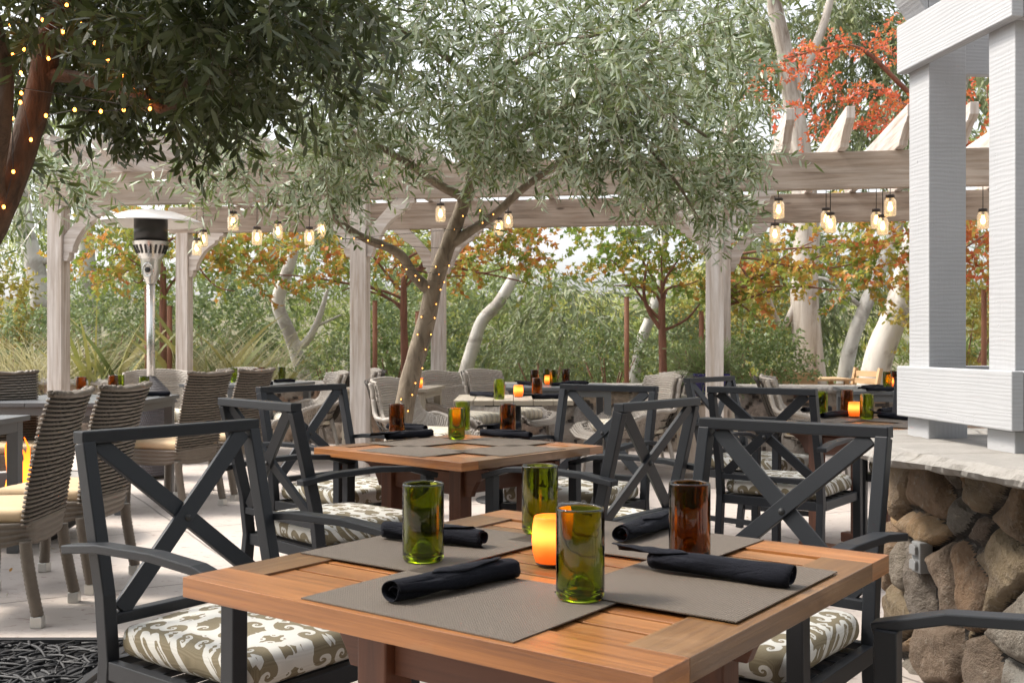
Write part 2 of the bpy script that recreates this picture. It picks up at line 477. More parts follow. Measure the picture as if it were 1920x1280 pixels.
def napkin():
    t = NT('napkin'); o = t.obj(); n = t.noise(o, 30.0, 4, .6)
    wr = t.noise(t.mapping(o, (14, 55, 55)), 1.0, 5, .65, 1.2); col = t.mix(n, (.003, .0035, .006), (.009, .010, .017))
    nd = t.bsdf(col, .85, t.bump(t.math('ADD', n, t.math('MULTIPLY', wr, 2.0)), .5, .005))
    nd.inputs['Specular IOR Level'].default_value = .15; nd.inputs['Sheen Weight'].default_value = .03; nd.inputs['Sheen Roughness'].default_value = .5
    MAT['napkin'] = t.done(nd)
napkin()

def placemat():
    t = NT('placemat'); o = t.obj()
    a = t.n('ShaderNodeTexWave', {'Vector': o, 'Scale': 64.0, 'Distortion': .8}, wave_type='BANDS', bands_direction='X').outputs['Fac']
    b = t.n('ShaderNodeTexWave', {'Vector': o, 'Scale': 62.0, 'Distortion': .6}, wave_type='BANDS', bands_direction='Y').outputs['Fac']
    w = t.math('MAXIMUM', t.math('MULTIPLY', a, .8), b); n = t.noise(o, 40.0, 4, .6)
    col = t.mix(w, (.014, .011, .008), (.175, .138, .105))
    col = t.mix(t.math('MULTIPLY', n, .5), col, (.085, .072, .06))
    MAT['placemat'] = t.done(t.bsdf(col, .6, t.bump(w, .6, .002)))
placemat()

def glass(key, c, rough=.0):
    t = NT(key); o = t.obj(); n = t.noise(o, 22.0, 2, .5)
    nd = t.bsdf(c, rough, t.bump(n, .18, .006)); nd.inputs['Transmission Weight'].default_value = 1.0; nd.inputs['IOR'].default_value = 1.47
    MAT[key] = t.done(nd)
glass('green_glass', (.40, .47, .055)); glass('amber_glass', (.36, .155, .02)); glass('clear_glass', (.96, .93, .86), .22); MAT['clear_glass'].node_tree.nodes['Principled BSDF'].inputs['Emission Color'].default_value = (1, .72, .42, 1); MAT['clear_glass'].node_tree.nodes['Principled BSDF'].inputs['Emission Strength'].default_value = .045  # faint warm emission paints the bulb's glow into the jar glass

def emit(key, c, s):
    t = NT(key); MAT[key] = t.done(t.n('ShaderNodeEmission', {'Color': (*c, 1), 'Strength': s}))
emit('bulb', (1, .50, .15), 9.0); emit('fairy', (1, .27, .035), 8.0); emit('candle_flame', (1, .55, .15), 34.0); emit('fairy_dim', (1, .40, .08), 2.6)

def flame():
    t = NT('fire'); o = t.obj(); z = t.n('ShaderNodeSeparateXYZ', {0: o}).outputs[2]
    c = t.ramp(t.math('MULTIPLY', z, 2.0), [(0, (1, .42, .06)), (.5, (1, .30, .03)), (1, (1, .13, .01))])
    MAT['fire'] = t.done(t.n('ShaderNodeEmission', {'Color': c, 'Strength': 2.2}))
flame()

def votive():
    t = NT('votive'); o = t.obj(); n = t.noise(o, 30.0, 3)
    c = t.mix(n, (.85, .30, .04), (.95, .42, .09))
    tr = t.n('ShaderNodeBsdfTranslucent', {'Color': c}); df = t.bsdf(c, .3)
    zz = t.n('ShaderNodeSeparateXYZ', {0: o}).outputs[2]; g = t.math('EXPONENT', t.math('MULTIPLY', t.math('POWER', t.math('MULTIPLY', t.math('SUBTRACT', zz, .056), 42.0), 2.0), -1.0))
    em = t.n('ShaderNodeEmission', {'Color': t.mix(g, (1, .22, .02), (1, .50, .10)), 'Strength': t.math('ADD', .13, t.math('MULTIPLY', g, .42))})   # candle glow painted into the cup as emission, strongest at flame height
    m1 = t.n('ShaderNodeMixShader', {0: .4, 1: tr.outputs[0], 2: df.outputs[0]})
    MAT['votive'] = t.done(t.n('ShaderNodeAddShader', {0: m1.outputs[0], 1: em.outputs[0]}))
votive()

def wicker(key, c1, c2, tight=False):
    t = NT(key); uv = t.uv(); tn = t.tone()
    sp = t.n('ShaderNodeSeparateXYZ', {0: uv}).outputs
    n = t.noise(t.mapping(uv, (60, 300, 1)), 1.0, 3, .6); n2 = t.noise(uv, 26.0, 3, .6)
    col = t.mix(t.math('ADD', t.math('MULTIPLY', n2, .6), t.math('MULTIPLY', tn, .4)), c1, c2)
    if tight:
        row = t.math('FLOOR', t.math('MULTIPLY', sp[1], 45.0))
        al = t.math('ADD', t.math('MULTIPLY', sp[0], 60.0), t.math('MULTIPLY', t.math('MODULO', row, 2.0), .5))
        h = t.math('MULTIPLY', t.math('POWER', t.math('ABSOLUTE', t.math('SINE', t.math('MULTIPLY', al, math.pi))), .5), t.math('POWER', t.math('ABSOLUTE', t.math('SINE', t.math('MULTIPLY', t.math('MULTIPLY', sp[1], 45.0), math.pi))), .6))
        nb = t.bump(h, 1.0, .008)
    else: nb = t.bump(n, .4, .002)
    MAT[key] = t.done(t.bsdf(col, .5, nb))
wicker('wicker', (.085, .068, .052), (.205, .168, .132)); wicker('wicker_pale', (.24, .21, .18), (.42, .38, .335)); wicker('wicker_dark', (.05, .045, .05), (.12, .11, .12), True); wicker('wicker_core', (.035, .028, .022), (.06, .05, .04))

def stone(key, stops, bump=.9, rough=.75):
    t = NT(key); o = t.obj(); tn = t.tone()
    col = t.ramp(tn, stops)
    n1 = t.noise(o, 9.0, 6, .65, .4); n2 = t.noise(o, 42.0, 5, .65); n3 = t.noise(o, 3.5, 3, .5)
    col = t.mix(t.ramp(n1, [(.47, (0, 0, 0)), (.66, (.65, .65, .65))]), col, (.095, .07, .05))
    col = t.mix(t.ramp(n3, [(.60, (0, 0, 0)), (.78, (.5, .5, .5))]), col, (.25, .11, .045))
    col = t.mix(t.ramp(n2, [(.56, (0, 0, 0)), (.76, (.7, .7, .7))]), col, (.27, .24, .20))
    n4 = t.noise(o, 120.0, 3, .7); h = t.math('ADD', t.math('ADD', n1, t.math('MULTIPLY', n2, .6)), t.math('MULTIPLY', n4, .25))
    MAT[key] = t.done(t.bsdf(col, rough, t.bump(h, bump, .035)))
stone('field_stone', [(0, (.02, .016, .013)), (.08, (.075, .06, .045)), (.22, (.20, .15, .088)), (.38, (.15, .092, .052)), (.5, (.125, .118, .105)), (.64, (.26, .165, .08)), (.78, (.085, .058, .04)), (.9, (.21, .20, .178)), (1, (.165, .125, .082))])
stone('wall_stone', [(0, (.06, .05, .045)), (.08, (.22, .19, .16)), (.3, (.32, .28, .23)), (.5, (.30, .19, .12)), (.7, (.27, .25, .23)), (.85, (.36, .27, .18)), (1, (.38, .35, .31))])

def capstone():
    t = NT('capstone'); o = t.obj()
    n1 = t.noise(o, 6.0, 5, .6, .6); n2 = t.noise(o, 45.0, 5, .7)
    col = t.mix(n1, (.19, .18, .165), (.34, .32, .295)); col = t.mix(t.ramp(n2, [(.5, (0, 0, 0)), (.75, (.6, .6, .6))]), col, (.17, .155, .135))
    vj = t.n('ShaderNodeTexVoronoi', {'Vector': o, 'Scale': 2.3}, feature='DISTANCE_TO_EDGE').outputs['Distance']
    jf = t.ramp(vj, [(.008, (1, 1, 1)), (.02, (0, 0, 0))])
    col = t.mix(t.math('MULTIPLY', jf, .7), col, (.20, .18, .155))
    h = t.math('SUBTRACT', t.math('ADD', n1, t.math('MULTIPLY', n2, .5)), jf)
    MAT['capstone'] = t.done(t.bsdf(col, .8, t.bump(h, .5, .015)))
capstone()

def floor_mat():
    t = NT('patio_concrete'); o = t.obj()
    q = t.n('ShaderNodeSeparateXYZ', {0: o}).outputs
    wob = t.math('MULTIPLY', t.math('SUBTRACT', t.noise(o, 2.2, 3, .5), .5), .03)
    a = t.math('ADD', t.math('ADD', t.math('MULTIPLY', q[0], .8710), t.math('MULTIPLY', q[1], .4912)), wob)
    b = t.math('ADD', t.math('ADD', t.math('MULTIPLY', q[0], -.4912), t.math('MULTIPLY', q[1], .8710)), wob)
    sp = 1.5
    ja = t.math('PINGPONG', t.math('ADD', a, 20*sp-1.444), sp/2); jb = t.math('PINGPONG', t.math('ADD', b, 20*sp-5.138), sp/2)
    j = t.math('MINIMUM', ja, jb)
    jf = t.ramp(t.math('MULTIPLY', j, 10.0), [(.04, (1, 1, 1)), (.10, (0, 0, 0))])
    n1 = t.noise(o, 1.3, 5, .6, .5); n2 = t.noise(o, 13.0, 6, .7); n3 = t.noise(t.mapping(o, (14, 30, 1)), 1.0, 3, .6, .7)
    pit = t.ramp(n3, [(.60, (0, 0, 0)), (.67, (1, 1, 1))])
    sp2 = t.ramp(t.noise(o, 170.0, 2, .6), [(.6, (0, 0, 0)), (.75, (1, 1, 1))])
    col = t.mix(n1, (.34, .29, .255), (.55, .49, .45)); col = t.mix(t.math('MULTIPLY', n2, .35), col, (.60, .55, .51))
    col = t.mix(t.math('MULTIPLY', pit, .75), col, (.30, .22, .19)); col = t.mix(t.math('MULTIPLY', sp2, .25), col, (.30, .25, .23))
    col = t.mix(t.math('MULTIPLY', jf, .75), col, (.16, .14, .125))
    h = t.math('SUBTRACT', t.math('ADD', t.math('MULTIPLY', n2, .5), n1), t.math('ADD', t.math('MULTIPLY', pit, .7), t.math('MULTIPLY', jf, 2.0)))
    MAT['patio'] = t.done(t.bsdf(col, t.math('ADD', .5, t.math('MULTIPLY', n2, .3)), t.bump(h, .3, .01)))
floor_mat()

def ground_mat():
    t = NT('garden_ground'); o = t.obj(); n1 = t.noise(o, .5, 5, .6); n2 = t.noise(o, 9.0, 6, .7)
    col = t.ramp(n1, [(.3, (.07, .085, .04)), (.5, (.13, .13, .06)), (.7, (.20, .16, .08))]); col = t.mix(t.math('MULTIPLY', n2, .6), col, (.06, .05, .03))
    MAT['ground'] = t.done(t.bsdf(col, .9, t.bump(n2, .8, .05)))
ground_mat()

def leaf(key, stops, back=None, backmix=.6, trans=.3, rough=.42, stick=(.16, .12, .08), spec=.5):
    t = NT(key); tn = t.tone()
    col = t.ramp(tn, stops)
    if back:
        bf = t.n('ShaderNodeNewGeometry').outputs['Backfacing']
        col = t.mix(t.math('MULTIPLY', bf, backmix), col, back)
    col = t.mix(t.math('GREATER_THAN', tn, 1.5), col, stick)
    nd = t.bsdf(col, rough); nd.inputs['Specular IOR Level'].default_value = spec
    tl = t.n('ShaderNodeBsdfTranslucent', {'Color': t.mix(.35, col, (.25, .3, .06))})
    f = t.math('MULTIPLY', t.math('LESS_THAN', tn, 1.5), trans)
    MAT[key] = t.done(t.n('ShaderNodeMixShader', {0: f, 1: nd.outputs[0], 2: tl.outputs[0]}))
leaf('olive_leaf', [(0, (.028, .046, .014)), (.45, (.10, .145, .05)), (1, (.26, .30, .11))], (.47, .54, .41), .85, .24, .30, (.24, .19, .13))
leaf('shaded_olive_leaf', [(0, (.014, .020, .008)), (.6, (.034, .046, .017)), (1, (.075, .088, .03))], (.10, .115, .07), .6, .16, .40, (.06, .04, .025), .18)  # shade on the left olive is put into this darker leaf colour
leaf('eucalyptus_leaf', [(0, (.11, .15, .075)), (.5, (.21, .255, .13)), (1, (.34, .36, .16))], None, 0, .3, .45, (.3, .25, .2))
leaf('maple_leaf', [(0, (.12, .22, .035)), (.35, (.24, .30, .05)), (.55, (.45, .34, .06)), (.75, (.58, .22, .05)), (1, (.52, .10, .04))], None, 0, .45, .5, (.13, .07, .05))
leaf('red_leaf', [(0, (.60, .28, .06)), (.35, (.70, .16, .07)), (1, (.75, .08, .06))], None, 0, .45, .5, (.2, .13, .09))
leaf('shrub_leaf', [(0, (.07, .13, .045)), (.6, (.15, .22, .08)), (1, (.28, .33, .12))], None, 0, .3, .45)
leaf('grey_shrub_leaf', [(0, (.09, .14, .06)), (.6, (.22, .29, .14)), (1, (.40, .45, .22))], None, 0, .3, .5)
leaf('yellow_leaf', [(0, (.20, .20, .05)), (.5, (.34, .29, .06)), (1, (.50, .27, .05))], None, 0, .45, .5)
leaf('flax_leaf', [(0, (.10, .14, .05)), (.5, (.24, .25, .08)), (1, (.46, .40, .14))], None, 0, .15, .4)
leaf('straw_leaf', [(0, (.32, .28, .15)), (.6, (.48, .43, .27)), (1, (.58, .54, .38))], None, 0, .3, .55)
leaf('wood_leaf', [(0, (.07, .11, .04)), (.4, (.26, .33, .115)), (.75, (.47, .50, .15)), (1, (.62, .50, .11))], None, 0, .45, .5)

def bark(key, stops, sc=(14, 14, 3), bump=.6, patches=None):
    t = NT(key); o = t.obj(); n = t.noise(t.mapping(o, sc), 1.0, 6, .65, .6); n2 = t.noise(o, 2.2, 4, .6, .4)
    col = t.ramp(n, stops)
    if patches: col = t.mix(t.ramp(n2, [(.52, (0, 0, 0)), (.6, (1, 1, 1))]), col, patches)
    MAT[key] = t.done(t.bsdf(col, .8, t.bump(t.math('ADD', n, n2), bump, .02)))
bark('olive_bark', [(.3, (.10, .075, .05)), (.7, (.27, .22, .16))], (20, 20, 6), .8)
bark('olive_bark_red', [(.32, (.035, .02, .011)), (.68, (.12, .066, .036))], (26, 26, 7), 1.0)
bark('euca_bark', [(.25, (.20, .17, .14)), (.40, (.50, .47, .43)), (.75, (.66, .64, .60))], (5, 5, 1.3), .4, (.33, .30, .27))
bark('euca_rough', [(.30, (.15, .11, .08)), (.5, (.44, .39, .34)), (.75, (.58, .54, .50))], (7, 7, 1.0), 1.0, None)
bark('red_bark', [(.3, (.11, .045, .03)), (.7, (.26, .12, .075))], (18, 18, 3), .5)
# ------------------------------------------------------------------ furniture builders
GX = 'slate grey metal armchairs with crossed backs'
def make_x_chair(label, loc, face):
    t = thing('metal_armchair', label, 'armchair', loc, face, group=GX); M = MAT['chair_metal']
    def post(sx):
        b = MB(); b.ribbon([(sx*.247, -.275, 0), (sx*.247, -.232, .40), (sx*.247, -.248, .55), (sx*.247, -.332, .899)], .033, .040, up=(0, 1, .05)); return b
    for sx in (-1, 1): post(sx).build('back_post', M, t, .003)
    b = MB(); b.bar((-.2635, -.335, .9125), (.2635, -.335, .9125), .042, .030); b.build('top_rail', M, t, .003)
    b = MB(); b.bar((-.233, -.241, .495), (.233, -.241, .495), .034, .026); b.build('lower_rail', M, t, .003)
    for sx, dy in ((-1, .005), (1, -.005)):
        b = MB(); b.bar((sx*.214, -.331+dy, .897), (-sx*.214, -.243+dy, .51), .044, .014, up=(0, 1, .23)); b.build('cross_bar', M, t, .002)
    b = MB(); b.lathe([(0, -.020), (.008, -.017), (.010, -.012), (.010, .012), (.008, .017), (0, .020)], 10); bo = b.build('bolt', MAT['cord_black'], t); bo.location = (0, -.2865, .696); bo.rotation_euler = (math.radians(90), 0, 0)
    for sx in (-1, 1):
        b = MB(); b.ribbon([(sx*.285, -.335, .655), (sx*.284, -.2, .672), (sx*.281, 0, .676), (sx*.277, .14, .666), (sx*.272, .265, .632)], .044, .020); b.build('arm', M, t, .003)
        b = MB(); b.bar((sx*.266, .238, 0), (sx*.262, .238, .634), .038, .040, up=(0, 1, 0)); b.build('front_leg', M, t, .003)
    b = MB()
    for sx in (-1, 1): b.bar((sx*.25, -.21, .385), (sx*.258, .219, .385), .026, .042)
    b.bar((-.244, .236, .385), (.244, .236, .385), .026, .042); b.bar((-.232, -.229, .385), (.232, -.229, .385), .026, .042)
    for k in range(5): b.bar((-.235, -.15+k*.08, .395), (.235, -.15+k*.08, .395), .05, .012)
    b.build('seat_frame', M, t, .002)
    for sx in (-1, 1):
        b = MB(); b.bar((sx*.25, -.245, .13), (sx*.26, .219, .13), .018, .03); b.build('stretcher', M, t, .002)
    c = rounded_block('cushion', MAT['ikat'], (.475, .475, .07), .026, t, .014, 3, .412)
    c.location = (0, .01, 0)
    return t

def wicker_panel(width, zbot, ztop, y0, lean, curve, th, rib, core, topcurl=.02, taper=.03):
    """woven back: ropes looping round a dark core"""
    H = ztop-zbot; nr = max(3, int(H/rib))
    def sec(u, v, g):
        z = zbot+H*v; w = width*(1-taper*(1-v)); a = u*2*math.pi
        cx, sy = math.cos(a), math.sin(a)
        x = math.copysign(abs(cx)**.38, cx)*(w/2+g); yy = math.copysign(abs(sy)**.5, sy)*(th/2+g)
        yc = y0-lean*v**1.4+curve*(1-(2*x/w)**2)*(-.8)*v**.7-topcurl*max(0, v-.75)*2
        return Vector((x, yc+yy, z+.012*(2*x/w)**2*v))
    k = MB(); k.grid(lambda u, v: sec(u, v, -.009), 36, 12)
    core.append(k)
    b = MB(); n = 76
    for r in range(nr):
        v = (r+.5)/nr
        pts = [sec(i/n, v, -.003)+Vector((0, 0, .0012*math.cos(i*math.pi+r*math.pi))) for i in range(n+1)]
        b.tube(pts, [.0074*(.80+.20*math.cos((i+r)*math.pi)) for i in range(n+1)], 5, tone=random.random(), cap=False)
    pts = [sec(i/n, 1.0, -.004)+Vector((0, 0, .004*math.sin(i*2.1))) for i in range(n+1)]
    b.tube(pts, [.0135+.003*math.sin(i*2.1) for i in range(n+1)], 7, cap=False)
    cap = [(sec(i/24*.5, 1.0, -.004)+sec(1-i/24*.5, 1.0, -.004))/2 for i in range(25)]
    b.tube(cap, [.013+.003*math.sin(i*2.3) for i in range(25)], 7)
    return b

GW = 'woven wicker dining chairs with tan cushions'
def make_wicker_chair(label, loc, face):
    t = thing('wicker_dining_chair', label, 'dining chair', loc, face, group=GW); M = MAT['wicker']
    cr = []; bk = wicker_panel(.47, .40, .92, -.205, .10, .035, .032, .0178, cr).build('backrest', M, t); cr[0].build('inner_panel', MAT['wicker_core'], bk)
    b = MB()
    def seat(u, v):
        a = u*2*math.pi; cx, sy = math.cos(a), math.sin(a); k = .006*abs(math.sin(v*4*math.pi))
        w = .235+k-.012*(1-v)
        return (math.copysign(abs(cx)**.3, cx)*w, .005+math.copysign(abs(sy)**.3, sy)*(w-.002), .325+.095*v+.02*(1-v)*(abs(cx*sy)*2-.6))
    b.grid(seat, 48, 20, su=1.9, sv=.095)
    b.box((0, .005, .405), (.44, .44, .016)); b.build('seat_frame', M, t)
    for sx in (-1, 1):
        for y, dy in ((-.205, -.05), (.205, .012)):
            l = MB(); n = 34
            pts = [(sx*(.205+.004*(1-i/n)), y+dy*(1-i/n)**1.3, .045+.30*i/n) for i in range(n+1)]
            l.tube(pts, [.0235+.0022*(i % 2) for i in range(n+1)], 10)
            lo = l.build('leg', M, t)
            cp = MB(); cp.box((sx*.209, y+dy, .0235), (.046, .046, .047)); cp.build('foot_cap', MAT['foot_cap'], lo, .004)
    rounded_block('cushion', MAT['tan_cushion'], (.44, .43, .055), .02, t, .012, 3, .414)
    return t

GL = 'low woven wicker lounge chairs'
def make_lounge(label, loc, face):
    t = thing('wicker_lounge_chair', label, 'lounge chair', loc, face, group=GL); M = MAT['wicker_pale']
    prof = [(.34, .335), (.30, .372), (.15, .362), (-.05, .345), (-.20, .36), (-.28, .43), (-.335, .54), (-.385, .68), (-.42, .80), (-.455, .86)]
    L = [0]
    for a, c in zip(prof, prof[1:]): L.append(L[-1]+math.hypot(a[0]-c[0], a[1]-c[1]))
    def P(s):
        s *= L[-1]
        for i in range(len(prof)-1):
            if s <= L[i+1]+1e-9:
                k = (s-L[i])/(L[i+1]-L[i]); return [prof[i][j]*(1-k)+prof[i+1][j]*k for j in (0, 1)]
        return prof[-1]
    def fn(u, v):
        y, z = P(v); x = (u-.5)*2
        w = .31+.05*math.exp(-((v-.45)/.25)**2)-.03*max(0, v-.7)
        arm = .22*math.exp(-((v-.42)/.26)**2)+.03*(v < .1)
        e = max(0, abs(x)-.55)/.45
        dy = .10*e*e*max(0, v-.45)*2
        return Vector((x*w+.03*math.copysign(e, x)*arm*4, y+dy, z+arm*e**1.4-.03*x*x*(v > .85)))
    b = MB()
    for k in range(17):
        b.tube([fn(k/16, i/40)+Vector((0, 0, 0)) for i in range(41)], .0065, 5, tone=.3)
    b.build('warp_strands', MAT['wicker_core'], t)
    b = MB(); nr = 58; n = 38
    for r in range(nr+1):
        v = r/nr
        b.tube([fn(i/n, v) for i in range(n+1)], [.0128*(.82+.18*math.cos((i+r)*math.pi)) for i in range(n+1)], 6, tone=random.random())
    b.build('weave', M, t)
    for sx in (-1, 1):
        e = MB(); e.tube([fn(.5+.5*sx, i/58) for i in range(59)], .018, 8); e.build('rim', M, t)
        for y0, y1 in ((.27, .30), (-.22, -.32)):
            l = MB(); l.tube([(sx*.265, y0, .37 if y0 > 0 else .43), (sx*.285, y1, .012), (sx*.285, y1, 0)], [.02, .016, .016], 8); l.build('leg', M, t)
    rounded_block('seat_cushion', MAT['stripe_cushion'], (.52, .50, .10), .04, t, .02, 3, .375)
    t.children[-1].location = (0, .06, 0)
    return t

GT = 'square teak dining tables'
def make_teak_table(label, loc, rz, scale=1.0):
    t = thing('teak_table', label, 'dining table', loc, rz=rz, group=GT, scale=scale); h = .4535; M = MAT['teak']
    b = MB(); z = .723; th = .034; bw = .095; g = .0006
    b.box((-h+bw/2, 0, z), (bw, 2*h, th)); b.box((h-bw/2, 0, z), (bw, 2*h, th))
    b.box((0, -h+bw/2, z), (2*h-2*bw-g, bw, th)); b.box((0, h-bw/2, z), (2*h-2*bw-g, bw, th))
    inner = 2*(h-bw); ns = 10; gap = .0085; sw = (inner-gap*(ns+1))/ns
    for i in range(ns):
        b.box((-inner/2+gap+sw/2+i*(sw+gap), 0, z-.0012), (sw, inner-.001, th-.006))
    b.build('tabletop', M, t, .0010)
    D = MAT['teak_dark']
    for sx in (-1, 1):
        for sy in (-1, 1):
            l = MB(); l.box((sx*.212, sy*.212, .375), (.068, .068, .64)); l.build('leg', D, t, .004)
    a = MB(); a.box((0, 0, .692), (inner-.004, inner-.004, .010))  # extra panel under the slats, added so the gaps look dark
    for sg in (-1, 1):
        a.box((sg*.212, 0, .615), (.026, .355, .095)); a.box((0, sg*.212, .617), (.355, .026, .095))
    a.build('apron', D, t, .002)
    for sx in (-1, 1):
        for sy in (-1, 1):
            k = MB(); pr = [(0, 0), (.14, 0), (.14, -.022), (.11, -.03), (.07, -.055), (.045, -.095), (.035, -.12), (0, -.12)]
            k.prism(pr, (sx*.212, sy*.247, .6865), (0, sy, 0), (0, 0, 1), .03); k.build('bracket', D, t, .002)
    f = MB(); f.box((-.212, 0, .035), (.075, .62, .055)); f.box((.212, 0, .0355), (.075, .62, .055)); f.box((0, 0, .036), (.348, .07, .05)); f.build('foot', D, t, .004)
    return t

GG = 'slate grey metal dining tables'
def make_grey_table(label, loc, rz, sx=.8, sy=.8, mat='grey_table', group=GG, name='metal_table', inset=.03):
    t = thing(name, label, 'table', loc, rz=rz, group=group); M = MAT[mat]
    b = MB(); n = 6; w = sx/n
    for i in range(n): b.box((-sx/2+w*(i+.5), 0, .725), (w-.003, sy, .028))
    b.build('tabletop', M, t, .002)
    a = MB()
    for s in (-1, 1):
        a.box((0, s*(sy/2-inset-.012), .681), (sx-2*inset-.12, .024, .055)); a.box((s*(sx/2-inset-.012), 0, .682), (.024, sy-2*inset-.12, .055))
    a.build('apron', M, t, .002)
    for s in (-1, 1):
        for q in (-1, 1):
            l = MB(); l.box((s*(sx/2-inset-.03), q*(sy/2-inset-.03), .3545), (.062, .062, .709)); l.build('leg', M, t, .003)
    return t

def make_pedestal_table(label, loc, rz, s=.8):
    t = thing('pedestal_table', label, 'table', loc, rz=rz)
    b = MB(); n = 6; w = s/n
    for i in range(n): b.box((-s/2+w*(i+.5), 0, .722), (w-.004, s, .032))
    b.build('tabletop', MAT['beige_wood'], t, .002)
    p = MB(); p.tube([(0, 0, .03), (0, 0, .70)], .055, 14); p.box((0, 0, .695), (.4, .4, .02)); p.build('pedestal', MAT['black_iron'], t)
    f = MB(); f.lathe([(0, .04), (.06, .04), (.2, .022), (.27, .012), (.27, 0)], 24); f.build('base_plate', MAT['black_iron'], t)
    return t

GB = {'green': 'green bottle glass tumblers', 'amber': 'amber brown bottle glass tumblers'}
def make_tumbler(kind, label, loc):
    n = 'glass_tumbler'; r, h = .0378, .141
    b = MB()
    prof = [(0, .032), (.006, .0315), (.014, .025), (.021, .013), (.026, .005), (.0285, .001), (.031, 0), (.0345, .0012), (r-.0008, .006), (r, .012), (r, .07), (r, h-.004), (r-.0006, h-.001), (r-.0018, h), (r-.003, h-.001), (r-.0036, h-.004),
            (r-.0036, .02), (r-.006, .012), (.029, .0105), (.025, .014), (.018, .025), (.011, .035), (.005, .0385), (0, .039)]
    b.lathe(prof[::-1], 40)
    o = b.build(n, MAT[kind+'_glass'], None, fix=True)
    o.location = loc
    return tag(o, label, 'tumbler', GB[kind])

def one_dup(o, label, loc, rz=None, scale=None, group=None):
    c = o.copy(); COL.objects.link(c); c['label'] = label; c.location = loc
    if rz is not None: c.rotation_euler = (0, 0, rz)
    if scale is not None: c.scale = (scale,)*3
    if group: c['group'] = group
    return c

GN = 'rolled black cloth napkins'
def make_napkin(L=.235, R=.0205, seed=0, name='rolled_napkin'):
    rn = random.Random(seed); b = MB(); turns = 2.6; n = 70; m = 30
    ph = rn.random()*6
    def fn(u, v):
        a = u*turns*2*math.pi
        # outer lap ends along a slant so a folded flap shows
        slant = .9*(v-.5) if u > .93 else 0
        a += slant*1.6
        r = .0055+(R-.0055)*u**.85
        x = (v-.5)*L*(1-.035*(1-u))
        r *= 1+.09*math.sin(x*38+ph+a*.6)*u+.05*math.sin(a*3+ph*2+x*20)
        r *= 1-.10*abs(2*v-1)**6
        y = r*math.cos(a)*1.12; z = r*math.sin(a)*.92
        z = max(z, -R*.84)+R*.84
        return (x+.006*math.sin(a*.5+ph)*(abs(2*v-1)**4), y+.004*math.sin(v*3.1+ph), z+.0006)
    b.grid(fn, n, m, smooth=True)
    # folded corner lying over the roll
    def fl(u, v):
        x = (.05+.09*u-.05*v*(1-u))*(1 if ph > 3 else -1)-.05; a = .3+2.1*v*(1-.55*abs(u-.4))
        r = R*1.05+.0012+.0006*math.sin(u*20)
        return (x, r*math.cos(a)*1.12, r*math.sin(a)*.93+R*.84)
    b.grid(fl, 14, 14, smooth=True)
    o = b.build(name, MAT['napkin']); md = o.modifiers.new('cloth', 'SOLIDIFY'); md.thickness = .0011; md.offset = 1
    return o

def make_votive(label, loc):
    t = thing('votive_candle', label, 'candle', loc, group='glowing amber votive candles')
    b = MB(); b.lathe([(0, .006), (.024, .006), (.0265, .003), (.029, .004), (.0335, .02), (.0355, .04), (.0345, .066), (.0315, .084), (.0305, .086), (.0295, .084), (.032, .066), (.033, .04), (.031, .021), (.026, .012), (0, .012)][::-1], 32)
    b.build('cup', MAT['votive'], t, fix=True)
    w = MB(); w.lathe([(0, .04), (.028, .039), (.0285, .0125), (0, .0125)][::-1], 20); w.build('wax', MAT['wax'], t, fix=True)
    f = MB(); f.lathe([(0, .041), (.003, .044), (.0052, .051), (.0035, .060), (0, .070)], 10); f.build('flame', MAT['candle_flame'], t)
    s = MB(); s.lathe([(0, 0), (.0275, 0), (.0282, .0025), (.0265, .003), (0, .0032)], 24); s.build('base_ring', MAT['dark_steel'], t)
    return t

GM = 'woven taupe placemats'
def make_mat():
    b = MB(); b.box((0, 0, .001), (.41, .31, .002)); return b.build('placemat', MAT['placemat'])

def make_lantern(label, loc, drop):
    """jar hanging from a cord; loc = top of jar"""
    t = thing('jar_lantern', label, 'lantern', loc, group='glowing glass jar lanterns under the pergola')
    g = MB(); g.lathe([(0, -.165), (.036, -.165), (.044, -.158), (.046, -.145), (.046, -.055), (.043, -.042), (.034, -.03), (.033, -.012), (.031, -.012), (.032, -.031), (.041, -.044), (.0438, -.056), (.0438, -.144), (.042, -.156), (.035, -.162), (0, -.162)], 20)
    g.build('jar', MAT['clear_glass'], t, fix=True)
    l = MB(); l.lathe([(0, .004), (.032, .004), (.0355, 0), (.0355, -.022), (.0335, -.024)], 18); l.build('lid', MAT['lid_dark'], t)
    c = MB(); c.tube([(0, 0, .003), (0, 0, drop)], .0035, 6); c.build('cord', MAT['cord_black'], t)
    u = MB(); u.lathe([(0, -.125), (.012, -.12), (.0185, -.105), (.018, -.09), (.011, -.07), (.008, -.05), (0, -.05)], 12); u.build('bulb', MAT['bulb'], t)
    s = MB(); s.tube([(0, 0, -.024), (0, 0, -.052)], .011, 10); s.build('socket', MAT['lid_dark'], t)
    return t

